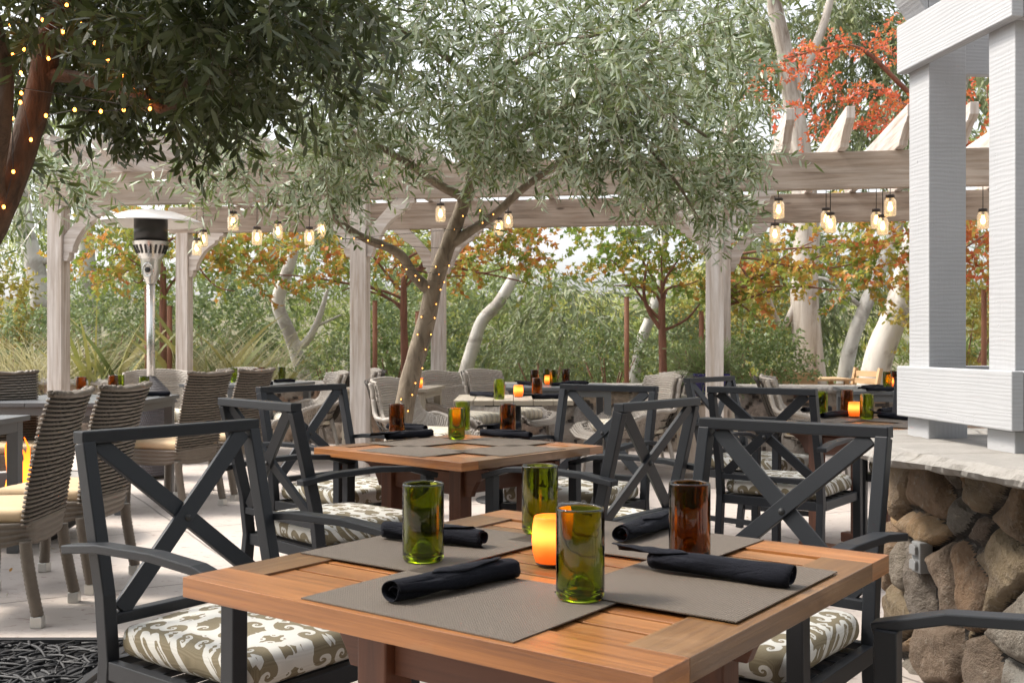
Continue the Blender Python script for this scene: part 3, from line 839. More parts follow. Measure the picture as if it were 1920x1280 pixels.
def make_heater(loc):
    t = thing('patio_heater', 'tall steel patio heater with white dish and dark woven base', 'patio heater', loc)
    W = MAT['wicker_dark']
    b = MB()
    def cyl(u, v):
        a = u*2*math.pi; r = .185+.0025*abs(math.sin(v*26*math.pi))
        return (r*math.cos(a), r*math.sin(a), .03+.60*v)
    b.grid(cyl, 48, 130, su=1.16, sv=.6); b.lathe([(.0, .03), (.185, .03)], 24); b.build('tank_cover', W, t)
    c = MB(); c.grid(lambda u, v: ((.18*(1-v)**1.0+.035)*math.cos(u*6.28319), (.18*(1-v)+.035)*math.sin(u*6.28319), .63+.22*v**.85), 40, 20, su=1.1, sv=.25); c.build('cover_cone', W, t)
    p = MB(); p.tube([(0, 0, .60), (0, 0, 1.66)], .034, 18); p.build('pole', MAT['steel'], t)
    h = MB(); h.lathe([(.036, 1.62), (.055, 1.66), (.075, 1.72), (.08, 1.80), (.085, 1.83)], 28); h.build('control_housing', MAT['steel'], t)
    k = MB(); k.lathe([(0, -.012), (.022, -.012), (.024, .0), (.02, .012), (0, .014)], 16); ko = k.build('knob', MAT['cord_black'], t); ko.location = (.0, -.083, 1.735); ko.rotation_euler = (math.pi/2, 0, 0)
    bz = MB(); bz.lathe([(.052, 0), (.056, .006), (.05, .012), (.04, .006)], 24); bo = bz.build('bezel', MAT['steel'], t); bo.location = (0, -.078, 1.735); bo.rotation_euler = (math.pi/2, 0, 0); bo.scale = (.8, 1.15, 1)
    cone = MB(); cone.lathe([(.085, 1.83), (.105, 1.86), (.145, 1.955), (.15, 1.975)], 32); cone.build('burner_bowl', MAT['steel'], t)
    sl = MB()
    for i in range(20):
        a = i*2*math.pi/20
        sl.bar((.113*math.cos(a), .113*math.sin(a), 1.873), (.142*math.cos(a), .142*math.sin(a), 1.942), .016, .008, up=(math.cos(a), math.sin(a), 0))
    sl.build('vent_slots', MAT['dark_steel'], t)
    e = MB(); e.tube([(0, 0, 1.965), (0, 0, 2.17)], .137, 32); e.build('emitter_screen', MAT['dark_steel'], t)
    d = MB(); d.lathe([(.0, 2.245), (.05, 2.244), (.2, 2.222), (.36, 2.168), (.425, 2.135), (.432, 2.123), (.425, 2.128), (.355, 2.158), (.2, 2.210), (.05, 2.232), (0, 2.233)], 48); d.build('dish', MAT['canopy'], t, fix=True)
    return t

# ------------------------------------------------------------------ masonry by cells
def stone_face(pt, size, seed, squash=(1, 1, 1)):
    """(height 0..1, tone) of a rubble-stone surface at a 3-D point"""
    q = Vector((pt[0]*squash[0]/size+seed, pt[1]*squash[1]/size, pt[2]*squash[2]/size))
    q += mnoise.noise_vector(q*1.3)*.22
    d, p = mnoise.voronoi(q, distance_metric='DISTANCE')
    e = d[1]-d[0]
    c = p[0]; tn = mnoise.cell(Vector((c.x*7.13, c.y*5.7, c.z*9.1))*3.1)*.5+.5
    h = min(1.0, e/.26); h = 1-(1-h)**2.2
    rough = mnoise.fractal(Vector(pt)*9, .9, 2.1, 5)*.45-abs(mnoise.noise(Vector(pt)*6.3))*.5+.1
    if e < .045: tn = 0
    else: tn = .1+.9*(abs(tn*7.7) % 1.0)
    return h, tn, rough

def stone_strip(b, path, z0, z1, size, depth, seed, step, bulge=0.0, squash=(1, 1, 1.25)):
    """rubble face along a ground path; outward is to the right of the path"""
    P = [Vector((p[0], p[1], 0)) for p in path]; L = [0]
    for a, c in zip(P, P[1:]): L.append(L[-1]+(c-a).length)
    nu = int(L[-1]/step); nv = int((z1-z0)/step)
    def base(s):
        for i in range(len(P)-1):
            if s <= L[i+1]+1e-9:
                k = (s-L[i])/(L[i+1]-L[i]); d = (P[i+1]-P[i]).normalized()
                return P[i].lerp(P[i+1], k), Vector((d.y, -d.x, 0))
        d = (P[-1]-P[-2]).normalized(); return P[-1], Vector((d.y, -d.x, 0))
    cache = {}
    def data(i, j):
        if (i, j) not in cache:
            p, n = base(L[-1]*i/nu); n2 = base(max(0, L[-1]*i/nu-.08))[1]+base(min(L[-1], L[-1]*i/nu+.08))[1]
            n = n2.normalized(); z = z0+(z1-z0)*j/nv
            q = p+Vector((0, 0, z)); h, tn, r = stone_face(q, size, seed, squash)
            cache[(i, j)] = (q+n*(depth*(h-.6)+depth*.45*r*(.3+.7*h)+bulge*(1-(j/nv))), tn)
        return cache[(i, j)]
    base_i = len(b.v)
    for j in range(nv+1):
        for i in range(nu+1): b.v.append(tuple(data(i, j)[0]))
    for j in range(nv):
        for i in range(nu):
            a = base_i+j*(nu+1)+i
            b.face((a, a+1, a+nu+2, a+nu+1), ((0, 0), (1, 0), (1, 1), (0, 1)), data(i, j)[1], True)

def slab(b, outline, z0, z1, rough=.02, seed=0, n_sub=6, inward=.03):
    """flagstone slab: rough broken edge, slightly uneven top"""
    pts = []
    m = len(outline)
    for i in range(m):
        a, c = Vector(outline[i]), Vector(outline[(i+1) % m])
        k = max(1, int((c-a).length/.016))
        for j in range(k): pts.append(a.lerp(c, j/k))
    cen = sum(pts, Vector((0, 0)))/len(pts); n = len(pts)
    rings = []
    def ring(z, ins, amp, sd):
        st = len(b.v)
        for i, p in enumerate(pts):
            d = (p-pts[i-1]+pts[(i+1) % n]-p); nn = Vector((d.y, -d.x)).normalized()
            q = Vector((p.x*9, p.y*9, sd))
            o = mnoise.noise(q)*amp+mnoise.noise(q*3.1)*amp*.6+mnoise.noise(q*7.3)*amp*.18-ins
            b.v.append((p.x+nn.x*o, p.y+nn.y*o, z+mnoise.noise(q*1.7)*.004))
        rings.append(st)
    T = z1-z0
    ring(z0, .03, rough, seed); ring(z0+T*.2, .0, rough, seed+.3); ring(z0+T*.5, -.012, rough*1.2, seed+.9); ring(z0+T*.8, .0, rough, seed+1.4); ring(z1, .014, rough*.8, seed+1.9); ring(z1, .05, 0, seed)
    for r0, r1 in zip(rings, rings[1:]):
        for i in range(n):
            j = (i+1) % n; b.face((r0+i, r0+j, r1+j, r1+i), ((0, 0),)*4, .5, False)
    b.face([rings[-1]+i for i in range(n)], ((0, 0),)*n, .5); b.face([rings[0]+i for i in range(n)][::-1], ((0, 0),)*n, .5)
EXPOSURE = 1.38
# ------------------------------------------------------------------ ground
b = MB(); b.grid(lambda u, v: (-14+28*u, -4+17.5*v, 0), 28, 18, smooth=False)
tag(b.build('patio_floor', MAT['patio']), kind='structure')
b = MB()
def terr(u, v):
    x = -150+300*u; y = -40+260*v**1.6
    d = max(0, y-15)
    return (x, y, -.03+.0009*d**1.75*(1+.25*mnoise.noise(Vector((x*.05, y*.05, 0))))+.12*mnoise.noise(Vector((x*.3, y*.3, 3)))*min(1, d/4))
b.grid(terr, 120, 120)
tag(b.build('garden_ground', MAT['ground']), kind='structure')

# ------------------------------------------------------------------ low stone wall at the back
t = thing('stone_wall', 'low rubble stone garden wall with flat cap behind the lounge chairs', 'wall', (0, 11.5, 0))
P0 = [(-10, 2.35), (-2.5, .5), (2.1, -.55), (7.5, -1.75)]
b = MB(); stone_strip(b, P0, 0, .63, .30, .07, 3.3, .034); b.build('stonework', MAT['wall_stone'], t)
b = MB(); slab(b, [(-10, 2.25), (-2.52, .40), (2.08, -.65), (7.5, -1.85), (7.6, -1.35), (2.2, -.13), (-2.4, .92), (-9.9, 2.8)], .625, .69, .022, 4); b.build('cap', MAT['capstone'], t)
b = MB()
for a, c in zip(P0, P0[1:]):
    a2, c2 = Vector((a[0]+.07, a[1]+.42, .31)), Vector((c[0]+.07, c[1]+.42, .31)); b.bar(a2, c2, .06, .62, tone=.5)
b.build('back_face', MAT['wall_stone'], t)

# ------------------------------------------------------------------ stone pier with the white post frame, right foreground
t = thing('stone_counter', 'boulder stone pier with flagstone cap at right foreground', 'stone pier', (1.6, 3.3, 0))
o3 = Vector((1.6, 3.3))
pw = [(2.6, 4.14), (1.9, 4.12), (1.56, 4.09), (1.44, 4.0), (1.40, 3.86), (1.43, 3.55), (1.465, 3.2), (1.50, 2.9), (1.6, 2.3)]
b = MB(); stone_strip(b, [(p[0]-o3.x, p[1]-o3.y) for p in pw], 0, .755, 0.235, .07, 9.4, .0072, .03, (1, 1, 1.0)); b.build('stonework', MAT['field_stone'], t)
cw = [(2.7, 4.22), (1.6, 4.2), (1.42, 4.10), (1.27, 3.88), (1.15, 3.58), (1.14, 3.40), (1.22, 3.22), (1.29, 3.0), (1.34, 2.8), (1.45, 2.2), (2.7, 2.2)]
b = MB(); slab(b, [(p[0]-o3.x, p[1]-o3.y) for p in cw], .748, .80, .017, 2); b.build('cap', MAT['capstone'], t)

ot = thing('outlet_box', 'grey weatherproof outlet box set into the boulder pier', 'outlet', (1.392, 3.62, .41), rz=math.radians(98))
b = MB(); b.box((0, 0, 0), (.055, .05, .105)); b.build('box', MAT['outlet_grey'], ot, .005)
for dz in (-.025, .025):
    b = MB(); b.prism([(-.02, -.016), (.02, -.016), (.02, .012), (.012, .018), (-.012, .018), (-.02, .012)], (0, .031, dz), (1, 0, 0), (0, 0, 1), .014); b.build('flip_cover', MAT['outlet_grey'], ot, .003)

t = thing('post_frame', 'white painted timber post frame standing on the boulder pier', 'post frame', (1.6, 3.3, .8)); W = MAT['white_paint']
g1 = Vector((.1317, -.9913, 0)); m1 = Vector((.9913, .1317, 0)); A = Vector((1.406, 3.9, 0)); Bp = Vector((1.499, 3.2, 0)); org = Vector((1.6, 3.3, .8))
def col(corner, z0, z1):
    c = Vector(corner)+m1*.07-g1*.07-org; b = MB(); b.bar((c.x, c.y, z0-.8), (c.x, c.y, z1-.8), .14, .14, up=g1); return b
for k in (0, 1):
    for far in (0, .95):
        c = Vector((1.466, 3.75, 0)) if k == 0 else Vector((1.533, 3.25, 0))
        col(c+m1*far, .795, 2.9).build('post', W, t, .003)
        q = MB(); cc = c+m1*(.07+far)-g1*.07-org; q.bar((cc.x, cc.y, -.004), (cc.x, cc.y, .0665), .148, .148, up=g1); q.build('post_base', W, t, .004)
def ringbeam(z0, z1, name, th=.04):
    zc = (z0+z1)/2-.8; h = z1-z0
    def bd(p, q, sh, nm):
        p = p+sh-org; q = q+sh-org
        b = MB(); b.bar((p.x, p.y, zc), (q.x, q.y, zc), th, h); b.build(nm, MAT['white_board'], t, .004)
    bd(A, Bp, m1*(th/2), name)
    bd(A+m1*(th+.002)-g1*.0, A+m1*1.2, g1*(th/2), name)
    bd(Bp+m1*(th+.002), Bp+m1*1.2, -g1*(th/2), name)
    bd(A+m1*1.242, Bp+m1*1.242, m1*(-th/2), name)
ringbeam(.870, 1.051, 'lower_board'); ringbeam(2.115, 2.29, 'upper_board')
for k in (0, 1):
    c = (Vector((1.466, 3.75, 0)) if k == 0 else Vector((1.533, 3.25, 0)))-g1*.07-org
    b = MB(); b.prism([(0, 0), (0, .55), (-.42, .75), (-.42, .62), (-.10, .16), (-.045, .06)], (c.x-.001, c.y, 2.2915-.8), m1, (0, 0, 1), .14); b.build('eave_bracket', W, t, .004)

# ------------------------------------------------------------------ pergola
e1 = Vector((.9865, -.164, 0)); e2 = Vector((.164, .9865, 0)); PR = Vector((1.58, 8.32, 0))
pg = thing('pergola', 'whitewashed timber pergola with weathered beams and scalloped rafters', 'pergola', PR)
def L2(s, tt, z): return e1*s+e2*tt+Vector((0, 0, z))
ZB, ZT = 2.305, 2.585
front_s = [0.0, -2.87, -5.58, 3.0]; rear_s = [.14, -2.76, -5.58, 3.05]
for row, ss in ((0, front_s), (2.33, rear_s)):
    for s in ss:
        b = MB(); c = L2(s, row, 0); b.bar((c.x, c.y, 0), (c.x, c.y, ZB-.001), .135, .135, up=e2); b.build('post', MAT['whitewash'], pg, .004)
        for sg in (-1, 1):
            if s < -5 and sg < 0: continue
            pr = [(0, -.47), (.035, -.47), (.055, -.43), (.055, -.40), (.085, -.395), (.095, -.34), (.13, -.27), (.18, -.20), (.245, -.145), (.30, -.115), (.305, -.085), (.345, -.08), (.36, -.04), (.40, -.035), (.40, 0), (.24, 0), (0, -.26)]
            b = MB(); o = L2(s, row, ZB-.0015)+e1*(sg*.069); b.prism(pr, o, e1*sg, (0, 0, 1), .085); b.build('brace', MAT['whitewash'], pg, .003, 1)
    b = MB(); b.bar(L2(-5.74, row, (ZB+ZT)/2), L2(4.2, row, (ZB+ZT)/2), .09, ZT-ZB); b.build('beam', MAT['weathered'], pg, .005)
raf_s = [.527+.42*k for k in range(-14, 9)]
for s in raf_s:
    x0, x1, h = -.52, 2.85, .24
    def tail(x, d): return [(x, h), (x, h-.085), (x+d*.03, h-.10), (x+d*.05, h-.115), (x+d*.09, h-.12), (x+d*.17, h-.15), (x+d*.25, h-.195), (x+d*.29, h-.205), (x+d*.31, 0)]
    b = MB(); b.prism(tail(x0, 1)+tail(x1, -1)[::-1], L2(s, 0, ZT+.002), e2, (0, 0, 1), .062); b.build('rafter', MAT['whitewash'], pg, .003, 1)

# jar lanterns under the rafters
lan = [(381, 447, 'jar lantern closest to the white heater dish'), (369, 463, 'jar lantern lowest of the pair beside the heater dish'), (437, 415, 'jar lantern partly behind olive leaves right of the heater'), (482, 443, 'jar lantern hanging low over the left grey table'),
       (521, 432, 'jar lantern second to the right over the left tables'), (580, 443, 'jar lantern just left of the drooping olive bough'), (604, 428, 'jar lantern touching the drooping olive bough'), (826, 399, 'jar lantern glinting through leaves just left of the olive trunk'),
       (935, 425, 'jar lantern just right of the olive trunk'), (953, 412, 'jar lantern among olive leaves right of the trunk'), (1043, 428, 'jar lantern low among olive leaves at the centre'), (1120, 405, 'jar lantern flaring bright inside the olive leaves'), (1132, 434, 'clear jar lantern hanging below the bright one at the centre'),
       (1206, 414, 'jar lantern left of a close pair by the right post'), (1229, 420, 'jar lantern right of a close pair by the right post'), (1460, 391, 'jar lantern high against the right brace'), (1453, 437, 'jar lantern low beneath the one by the right brace'), (1549, 409, 'jar lantern rear of the pair over the right grey table'),
       (1557, 418, 'jar lantern front of the pair over the right grey table'), (1643, 411, 'jar lantern left one of a trio by the white frame'), (1655, 422, 'jar lantern lowest of the trio by the white frame'), (1669, 386, 'jar lantern highest of the trio by the white frame'), (1843, 411, 'jar lantern seen between the two white foreground posts')]
for i, (u, v, lab) in enumerate(lan):
    k = (u-CX)/F; best = None
    for s in raf_s:
        den = .9865*k-.164
        tt = (1.58+.9865*s-k*(8.32-.164*s))/den
        if -.3 < tt < 2.2 and abs(tt) > .12:
            c = abs(tt-1.1-.5*math.sin(i*2.1))
            if best is None or c < best[0]: best = (c, s, tt)
    c, s, tt = best if best else (0, 0, 1)
    p = PR+L2(s, tt, 0); z = CAMZ-(v-CY)/F*p.y+.083
    if i == 0: L0 = make_lantern(lab, (p.x, p.y, z), 1.0); src = L0
    r = L0 if i == 0 else dup(L0, lab, (p.x, p.y, z), rz=i*1.3)
    for ch in r.children:
        if ch.name.startswith('cord'): ch.scale = (1, 1, ZT+.003-z)

# ------------------------------------------------------------------ grate and leaf litter
t = thing('tree_grate', 'black cast iron tree grate of tangled bars at bottom left', 'tree grate', (-2.02, 3.42, 0)); b = MB(); rn = random.Random(5)
for x, y, w, d in ((0, -.6, 1.24, .03), (0, .6, 1.24, .03), (-.605, 0, .03, 1.17), (.605, 0, .03, 1.17)): b.box((x, y, .012), (w, d, .022))
b.build('rim', MAT['black_iron'], t, .002)
b = MB()
for i in range(560):
    a = rn.random()*6.28; l = rn.uniform(.14, .42); x, y = rn.uniform(-.58, .58), rn.uniform(-.58, .58); c = rn.uniform(-1.4, 1.4); pts = []
    for k in range(9):
        q = (k/8-.5)*l; aa = a+c*k/8
        x += math.cos(aa)*l/8; y += math.sin(aa)*l/8
        if abs(x) > .588 or abs(y) > .588: break
        pts.append((x, y, .012+.004*math.sin(k+i)+.0015*(i % 5)))
    if len(pts) > 2: b.tube(pts, [.0046+.0018*math.sin(i+k) for k in range(len(pts))], 6)
b.build('bars', MAT['black_iron'], t)
b = MB(); b.box((0, 0, .003), (1.18, 1.17, .002)); b.build('soil_pan', MAT['black_iron'], t)
P = []; D = []
for i in range(70): P.append((RNG.uniform(-3.2, 2.0), RNG.uniform(3.2, 8.5), .004+RNG.uniform(0, .004))); a = RNG.uniform(0, 6.28); D.append((math.cos(a), math.sin(a), RNG.uniform(0, .12)))
V, k = leaf_arrays(np.array(P), nrm(np.array(D)), RNG.uniform(.02, .055, 70), RNG.uniform(.007, .018, 70), .1)
V[:, 2] = np.maximum(V[:, 2], .0035)
o = poly_mesh('fallen_leaves', [(V, k, RNG.uniform(.3, 1, 70))], MAT['maple_leaf']); tag(o, 'scattered dry fallen leaves on the pale patio', 'leaves', kind='stuff')
# ------------------------------------------------------------------ tables
T1c, T2c, T3c = (.074, 1.909), (-.22, 4.48), (1.926, 5.72)
R1, R2, R3 = math.radians(53.5), math.radians(48.5), math.radians(40)
T1 = make_teak_table('large foreground teak table with slatted top and four placemats', (*T1c, 0), R1)
T2 = dup(T1, 'teak table in front of the olive tree trunk', (*T2c, 0), rz=R2, scale=.945)
T3 = dup(T1, 'teak table half hidden behind the white post frame', (*T3c, 0), rz=R3, scale=.95)

# crossed-back chairs
A = make_x_chair('grey cross-back chair at left side of the foreground table', (-.60, 2.53, 0), (.80, -.60))
for lab, loc, fc in (
    ('grey cross-back chair at right rear of the foreground table', (.535, 2.57), (-.615, -.788)),
    ('grey chair in the bottom right corner, only its arm showing', (.705, 1.53), (-.814, .58)),
    ('grey cross-back chair at front left of the olive tree table', (-.675, 4.087), (.73, .68)),
    ('grey cross-back chair at rear left of the olive tree table', (-.763, 4.98), (.766, -.643)),
    ('grey cross-back chair at front right of the olive tree table', (.276, 4.078), (-.77, .64)),
    ('grey cross-back chair at rear right of the olive tree table', (.285, 4.93), (-.55, -.835)),
    ('grey cross-back chair with its back to us at the right teak table', (1.345, 5.2), (.58, .81)),
    ('grey cross-back chair beside the blue planter at the right teak table', (1.44, 6.18), (.75, -.66)),
    ('grey chair behind the white post frame, mostly hidden', (2.31, 5.97), (-.6, -.8))):
    dup(A, lab, (*loc, 0), fc)

# grey and pale tables further back
G4 = make_grey_table('grey slatted table in front of the patio heater', (-3.02, 7.53, 0), 0, 1.0, 1.12)
dup(G4, 'grey table at the left edge of the picture by the fire', (-3.13, 5.27, 0), rz=0, scale=1)
G5 = make_grey_table('grey table by the garden wall at left', (-2.55, 10.35, 0), math.radians(-14), .95, .95)
dup(G5, 'grey table behind the pedestal table at centre', (.42, 9.75, 0), rz=0, scale=1)
dup(G5, 'grey table at far right near the teak garden chairs', (3.27, 9.0, 0), rz=math.radians(-8), scale=1)
make_pedestal_table('pale table on a black pedestal with a lit candle at centre', (.01, 7.66, 0), 0, .82)
make_grey_table('pale beige wooden side table behind the white middle post', (-1.05, 9.45, 0), math.radians(-8), .78, .78, 'beige_wood', None, 'side_table')

# wicker dining chairs
W = make_wicker_chair('wicker dining chair nearest the left edge, its back to us', (-2.16, 4.45, 0), (-.995, -.06))
for lab, loc, fc in (('wicker dining chair second at the left, just behind the nearest one', (-2.13, 5.06, 0), (-.99, .12)),
                     ('wicker dining chair in front of the heater table, tan cushion showing', (-2.33, 7.33, 0), (-.93, .36)),
                     ('wicker dining chair behind its twin at the heater table', (-2.17, 7.92, 0), (-.95, .3)),
                     ('wicker dining chair facing the fire at far left', (-3.35, 7.0, 0), (.45, -.89))):
    dup(W, lab, loc, fc)

# lounge chairs
Lg = make_lounge('wicker lounge chair directly behind the olive trunk', (-.62, 8.05, 0), (.93, -.36))
for lab, loc, fc in (('wicker lounge chair in the middle of the back row, nearer of two', (-.42, 9.9, 0), (.85, -.52)),
                     ('wicker lounge chair in the middle of the back row, farther of two', (-.02, 10.5, 0), (.85, -.52)),
                     ('wicker lounge chair behind the white middle post facing left', (-1.95, 9.9, 0), (-.93, -.36)),
                     ('wicker lounge chair farther left behind its striped twin', (-1.75, 10.7, 0), (-.9, -.42)),
                     ('wicker lounge chair right behind the heater base', (-3.4, 10.25, 0), (.35, -.93)),
                     ('wicker lounge chair to the right of the heater base', (-2.95, 11.0, 0), (-.3, -.95)),
                     ('wicker lounge chair facing left near the right pergola post', (.98, 9.0, 0), (-.96, -.28)),
                     ('wicker lounge chair against the wall facing left by the right post', (1.22, 9.85, 0), (-.96, -.28)),
                     ('wicker lounge chair right of the blue planter facing right', (2.45, 8.75, 0), (.95, -.25)),
                     ('wicker lounge chair seen through the gap under the white frame', (3.55, 8.0, 0), (0, 1))):
    dup(Lg, lab, loc, fc)

make_heater((-3.03, 8.95, 0))

# console and planter
t = thing('service_console', 'pale wooden service console behind the right pergola post', 'console', (1.66, 9.05, 0), rz=math.radians(-9.5)); BW = MAT['beige_wood']
b = MB(); b.box((0, 0, .655), (.52, .5, .035)); b.build('top', BW, t, .003)
b = MB()
for i in range(3): b.box((-.13+i*.13, -.215, .33), (.128, .02, .56))
b.build('front_panel', MAT['weathered'], t, .002)
for s in (-1, 1):
    b = MB(); b.box((s*.225, 0, .318), (.06, .46, .637)); b.build('side_panel', BW, t, .003)
t = thing('planter_pot', 'dark blue glazed square planter with spiky green plant', 'planter', (1.68, 9.12, .6725))
b = MB(); n = 4
for z0, z1, r0, r1 in ((0, .17, .125, .145),):
    P = [(sx*r, sy*r, z) for z, r in ((z0, r0), (z1, r1)) for sy in (-1, 1) for sx in (-1, 1)]; b.hexa(P, (.28, .28, .17))
b.box((0, 0, .183), (.312, .312, .026)); b.build('pot', MAT['pot_blue'], t, .008)
d = nrm(RNG.normal(size=(260, 3))*np.array([.75, .75, .45])+np.array([0, 0, .75])); p0 = np.stack([RNG.uniform(-.1, .1, 260), RNG.uniform(-.1, .1, 260), np.full(260, .19)], 1)
poly_mesh('foliage', twigs(p0, d, .30, 16, .1, .07, .006, .45, .1, 'quad', (0.2, 1), .003), MAT['shrub_leaf'], t)

# fire bowl
t = thing('fire_bowl', 'low dark fire bowl with tall orange flames at far left', 'fire bowl', (-2.80, 6.18, 0))
b = MB(); b.lathe([(0, 0), (.16, 0), (.18, .02), (.30, .10), (.40, .22), (.43, .33), (.425, .345), (.40, .34), (.37, .25), (.28, .2), (0, .19)][::-1], 40); b.build('bowl', MAT['bowl'], t, fix=True)
b = MB(); rn = random.Random(3)
for i in range(7):
    a = i*2.4; r = .03+.018*i; x, y = r*math.cos(a), r*math.sin(a); h = rn.uniform(.28, .50)
    pts = [(x+.03*math.sin(k*1.3+i), y+.03*math.cos(k*1.7+i), .18+h*k/7) for k in range(8)]
    b.tube(pts, [.02, .036, .04, .032, .024, .015, .008, .002], 9)
b.build('flame', MAT['fire'], t)

# teak furniture beyond the wall
def teak_chair(lab, loc, fc):
    t = thing('teak_garden_chair', lab, 'garden chair', loc, fc, group='teak chairs beyond the garden wall'); M = MAT['teak_pale']
    for s in (-1, 1): b = MB(); b.ribbon([(s*.26, -.22, 0), (s*.26, -.22, .42), (s*.26, -.32, .88)], .045, .05, (0, 1, 0)); b.build('back_post', M, t)
    b = MB()
    for k in range(4): b.bar((-.24, -.245-.021*k, .52+.095*k), (.24, -.245-.021*k, .52+.095*k), .02, .075)
    b.build('back_slats', M, t)
    b = MB(); b.box((0, 0, .43), (.54, .5, .03)); b.build('seat', M, t)
    for s in (-1, 1):
        b = MB(); b.bar((s*.25, .23, 0), (s*.25, .23, .64), .045, .045, up=(0, 1, 0)); b.build('front_leg', M, t)
        b = MB(); b.bar((s*.26, -.26, .65), (s*.26, .27, .65), .055, .025); b.build('arm', M, t)
    return t
tc = teak_chair('teak garden chair with its slatted back to us beyond the wall', (3.55, 13.6, -.09), (.1, .99))
dup(tc, 'teak garden chair turned sideways at left beyond the wall', (2.95, 14.0, -.09), (.93, -.36)); dup(tc, 'teak garden chair at right beyond the wall facing left', (4.4, 14.0, -.09), (-.95, -.3)); dup(tc, 'teak garden chair farthest back beyond the wall', (3.85, 14.9, -.09), (0, -1))
t = thing('teak_garden_table', 'small teak garden table beyond the wall', 'garden table', (3.95, 14.15, -.09)); b = MB()
for i in range(6): b.box((-.375+.15*i, 0, .735), (.145, .8, .03))
b.build('tabletop', MAT['teak_pale'], t)
for sx in (-1, 1):
    for sy in (-1, 1): b = MB(); b.box((sx*.38, sy*.34, .36), (.06, .06, .72)); b.build('leg', MAT['teak_pale'], t)

# ------------------------------------------------------------------ table settings
mat0 = make_mat()
def rotv(c, rz, x, y, s=1.0): return (c[0]+s*(x*math.cos(rz)-y*math.sin(rz)), c[1]+s*(x*math.sin(rz)+y*math.cos(rz)))
first = True
def mats(c, rz, s, names, zz, pts=None):
    global first
    loc4 = pts or [(-.28, .0, 90), (.02, -.285, 0), (.02, .285, 0), (.285, .0, 90)]
    for (x, y, a), lab in zip(loc4, names):
        p = rotv(c, rz, x, y, s); r = rz+math.radians(a)
        if first: mat0.location = (*p, zz); mat0.rotation_euler = (0, 0, r); tag(mat0, lab, 'placemat', GM); first = False
        else: one_dup(mat0, lab, (*p, zz), r, s)
# foreground mats from their corners in the photo: centre, long direction
for (x, y), (dx, dy), lab in (((-.071, 1.66), (-.804, .594), 'placemat at the front left of the foreground table, under a napkin and green glass'), ((.314, 1.764), (.594, .804), 'placemat at the front right of the foreground table, under a long rolled napkin'),
                              ((-.153, 2.086), (.594, .804), 'placemat at the back left of the foreground table'), ((.25, 2.145), (-.80, .60), 'placemat at the back right of the foreground table')):
    r = math.atan2(dy, dx)
    if first: mat0.location = (x, y, .7405); mat0.rotation_euler = (0, 0, r); tag(mat0, lab, 'placemat', GM); first = False
    else: one_dup(mat0, lab, (x, y, .7405 if 'right' not in lab or 'back' in lab else .7428), r)
zz2 = .74*.945+.0005; zz3 = .74*.95+.0005
mats(T2c, R2, .92, ['placemat at front left of the olive tree table', 'placemat at front right of the olive tree table', 'placemat at rear left of the olive tree table', 'placemat at rear right of the olive tree table'], zz2)
mats(T3c, R3, .92, ['placemat at front left of the right teak table', 'placemat at front right of the right teak table', 'placemat at rear left of the right teak table', 'placemat at rear right of the right teak table'], zz3)

GR = make_tumbler('green', 'green glass tumbler nearest the camera, on the front left placemat', on(1088, 1121, .7427))
AM = make_tumbler('amber', 'amber glass tumbler behind the long napkin on the foreground table', on(1293, 1048, .7427))
for u, v, z, kind, lab in (
    (793.5, 1050, .7427, 'g', 'green glass tumbler at left of the foreground table, before a napkin'), (1012.5, 998, .7427, 'g', 'green glass tumbler just behind the lit foreground candle'),
    (744, 0, (2, -.20, .24), 'a', 'amber tumbler at left of the olive tree table'), (0, 0, (2, -.15, -.19), 'g', 'green tumbler in front of the candle on the olive tree table'), (0, 0, (2, .10, .05), 'g', 'green tumbler behind the candle on the olive tree table'), (0, 0, (2, .19, -.21), 'a', 'amber tumbler at right of the olive tree table'),
    (1540, 778, (3,), 'g', 'green tumbler at left of the right teak table'), (1588, 774, (3,), 'a', 'amber tumbler behind the candle on the right teak table'), (1625, 785, (3,), 'g', 'green tumbler right of the candle on the right teak table'),
    (936, 748, .739, 'g', 'green tumbler left of the candle on the pale pedestal table'), (1007, 745, .739, 'a', 'amber tumbler right of the candle on the pale pedestal table'),
    (1002, 722, .74, 'a', 'amber tumbler at left of the far centre grey table'), (1025, 719, .74, 'g', 'green tumbler behind the candle on the far centre grey table'), (1038, 722, .74, 'g', 'green tumbler beside the candle on the far centre grey table'), (1061, 719, .74, 'a', 'amber tumbler at right of the far centre grey table'),
    (438, 716, .74, 'g', 'green tumbler at left of the wall-side grey table'), (481, 718, .74, 'a', 'amber tumbler in front of the wall-side grey table pair'), (490, 715, .74, 'a', 'amber tumbler just behind another on the wall-side grey table'), (528, 714, .74, 'g', 'green tumbler at right of the wall-side grey table'),
    (152, 742, .74, 'a', 'amber tumbler at left of the heater table'), (212, 738, .74, 'a', 'amber tumbler in the middle of the heater table'), (224, 736, .74, 'g', 'green tumbler close behind an amber one on the heater table'), (270, 741, .74, 'g', 'green tumbler at right of the heater table by the heater base'),
    (1664, 727, .74, 'g', 'green tumbler at the far right grey table beside the white frame'), (1676, 725, .74, 'a', 'amber tumbler at the far right grey table beside the white frame')):
    if isinstance(z, tuple):
        if z[0] == 2:
            x, y = z[1], z[2]
            px = {-.20: 744, -.15: 856, .10: 867, .19: 952}[x]; pv = {744: 812, 856: 823, 867: 806, 952: 812}[px]; p = on(px, pv, zz2+.002)
        else: p = on(u, v, zz3+.0022)
    else: p = on(u, v, z)
    one_dup(GR if kind == 'g' else AM, lab, p, rz=random.random()*6)

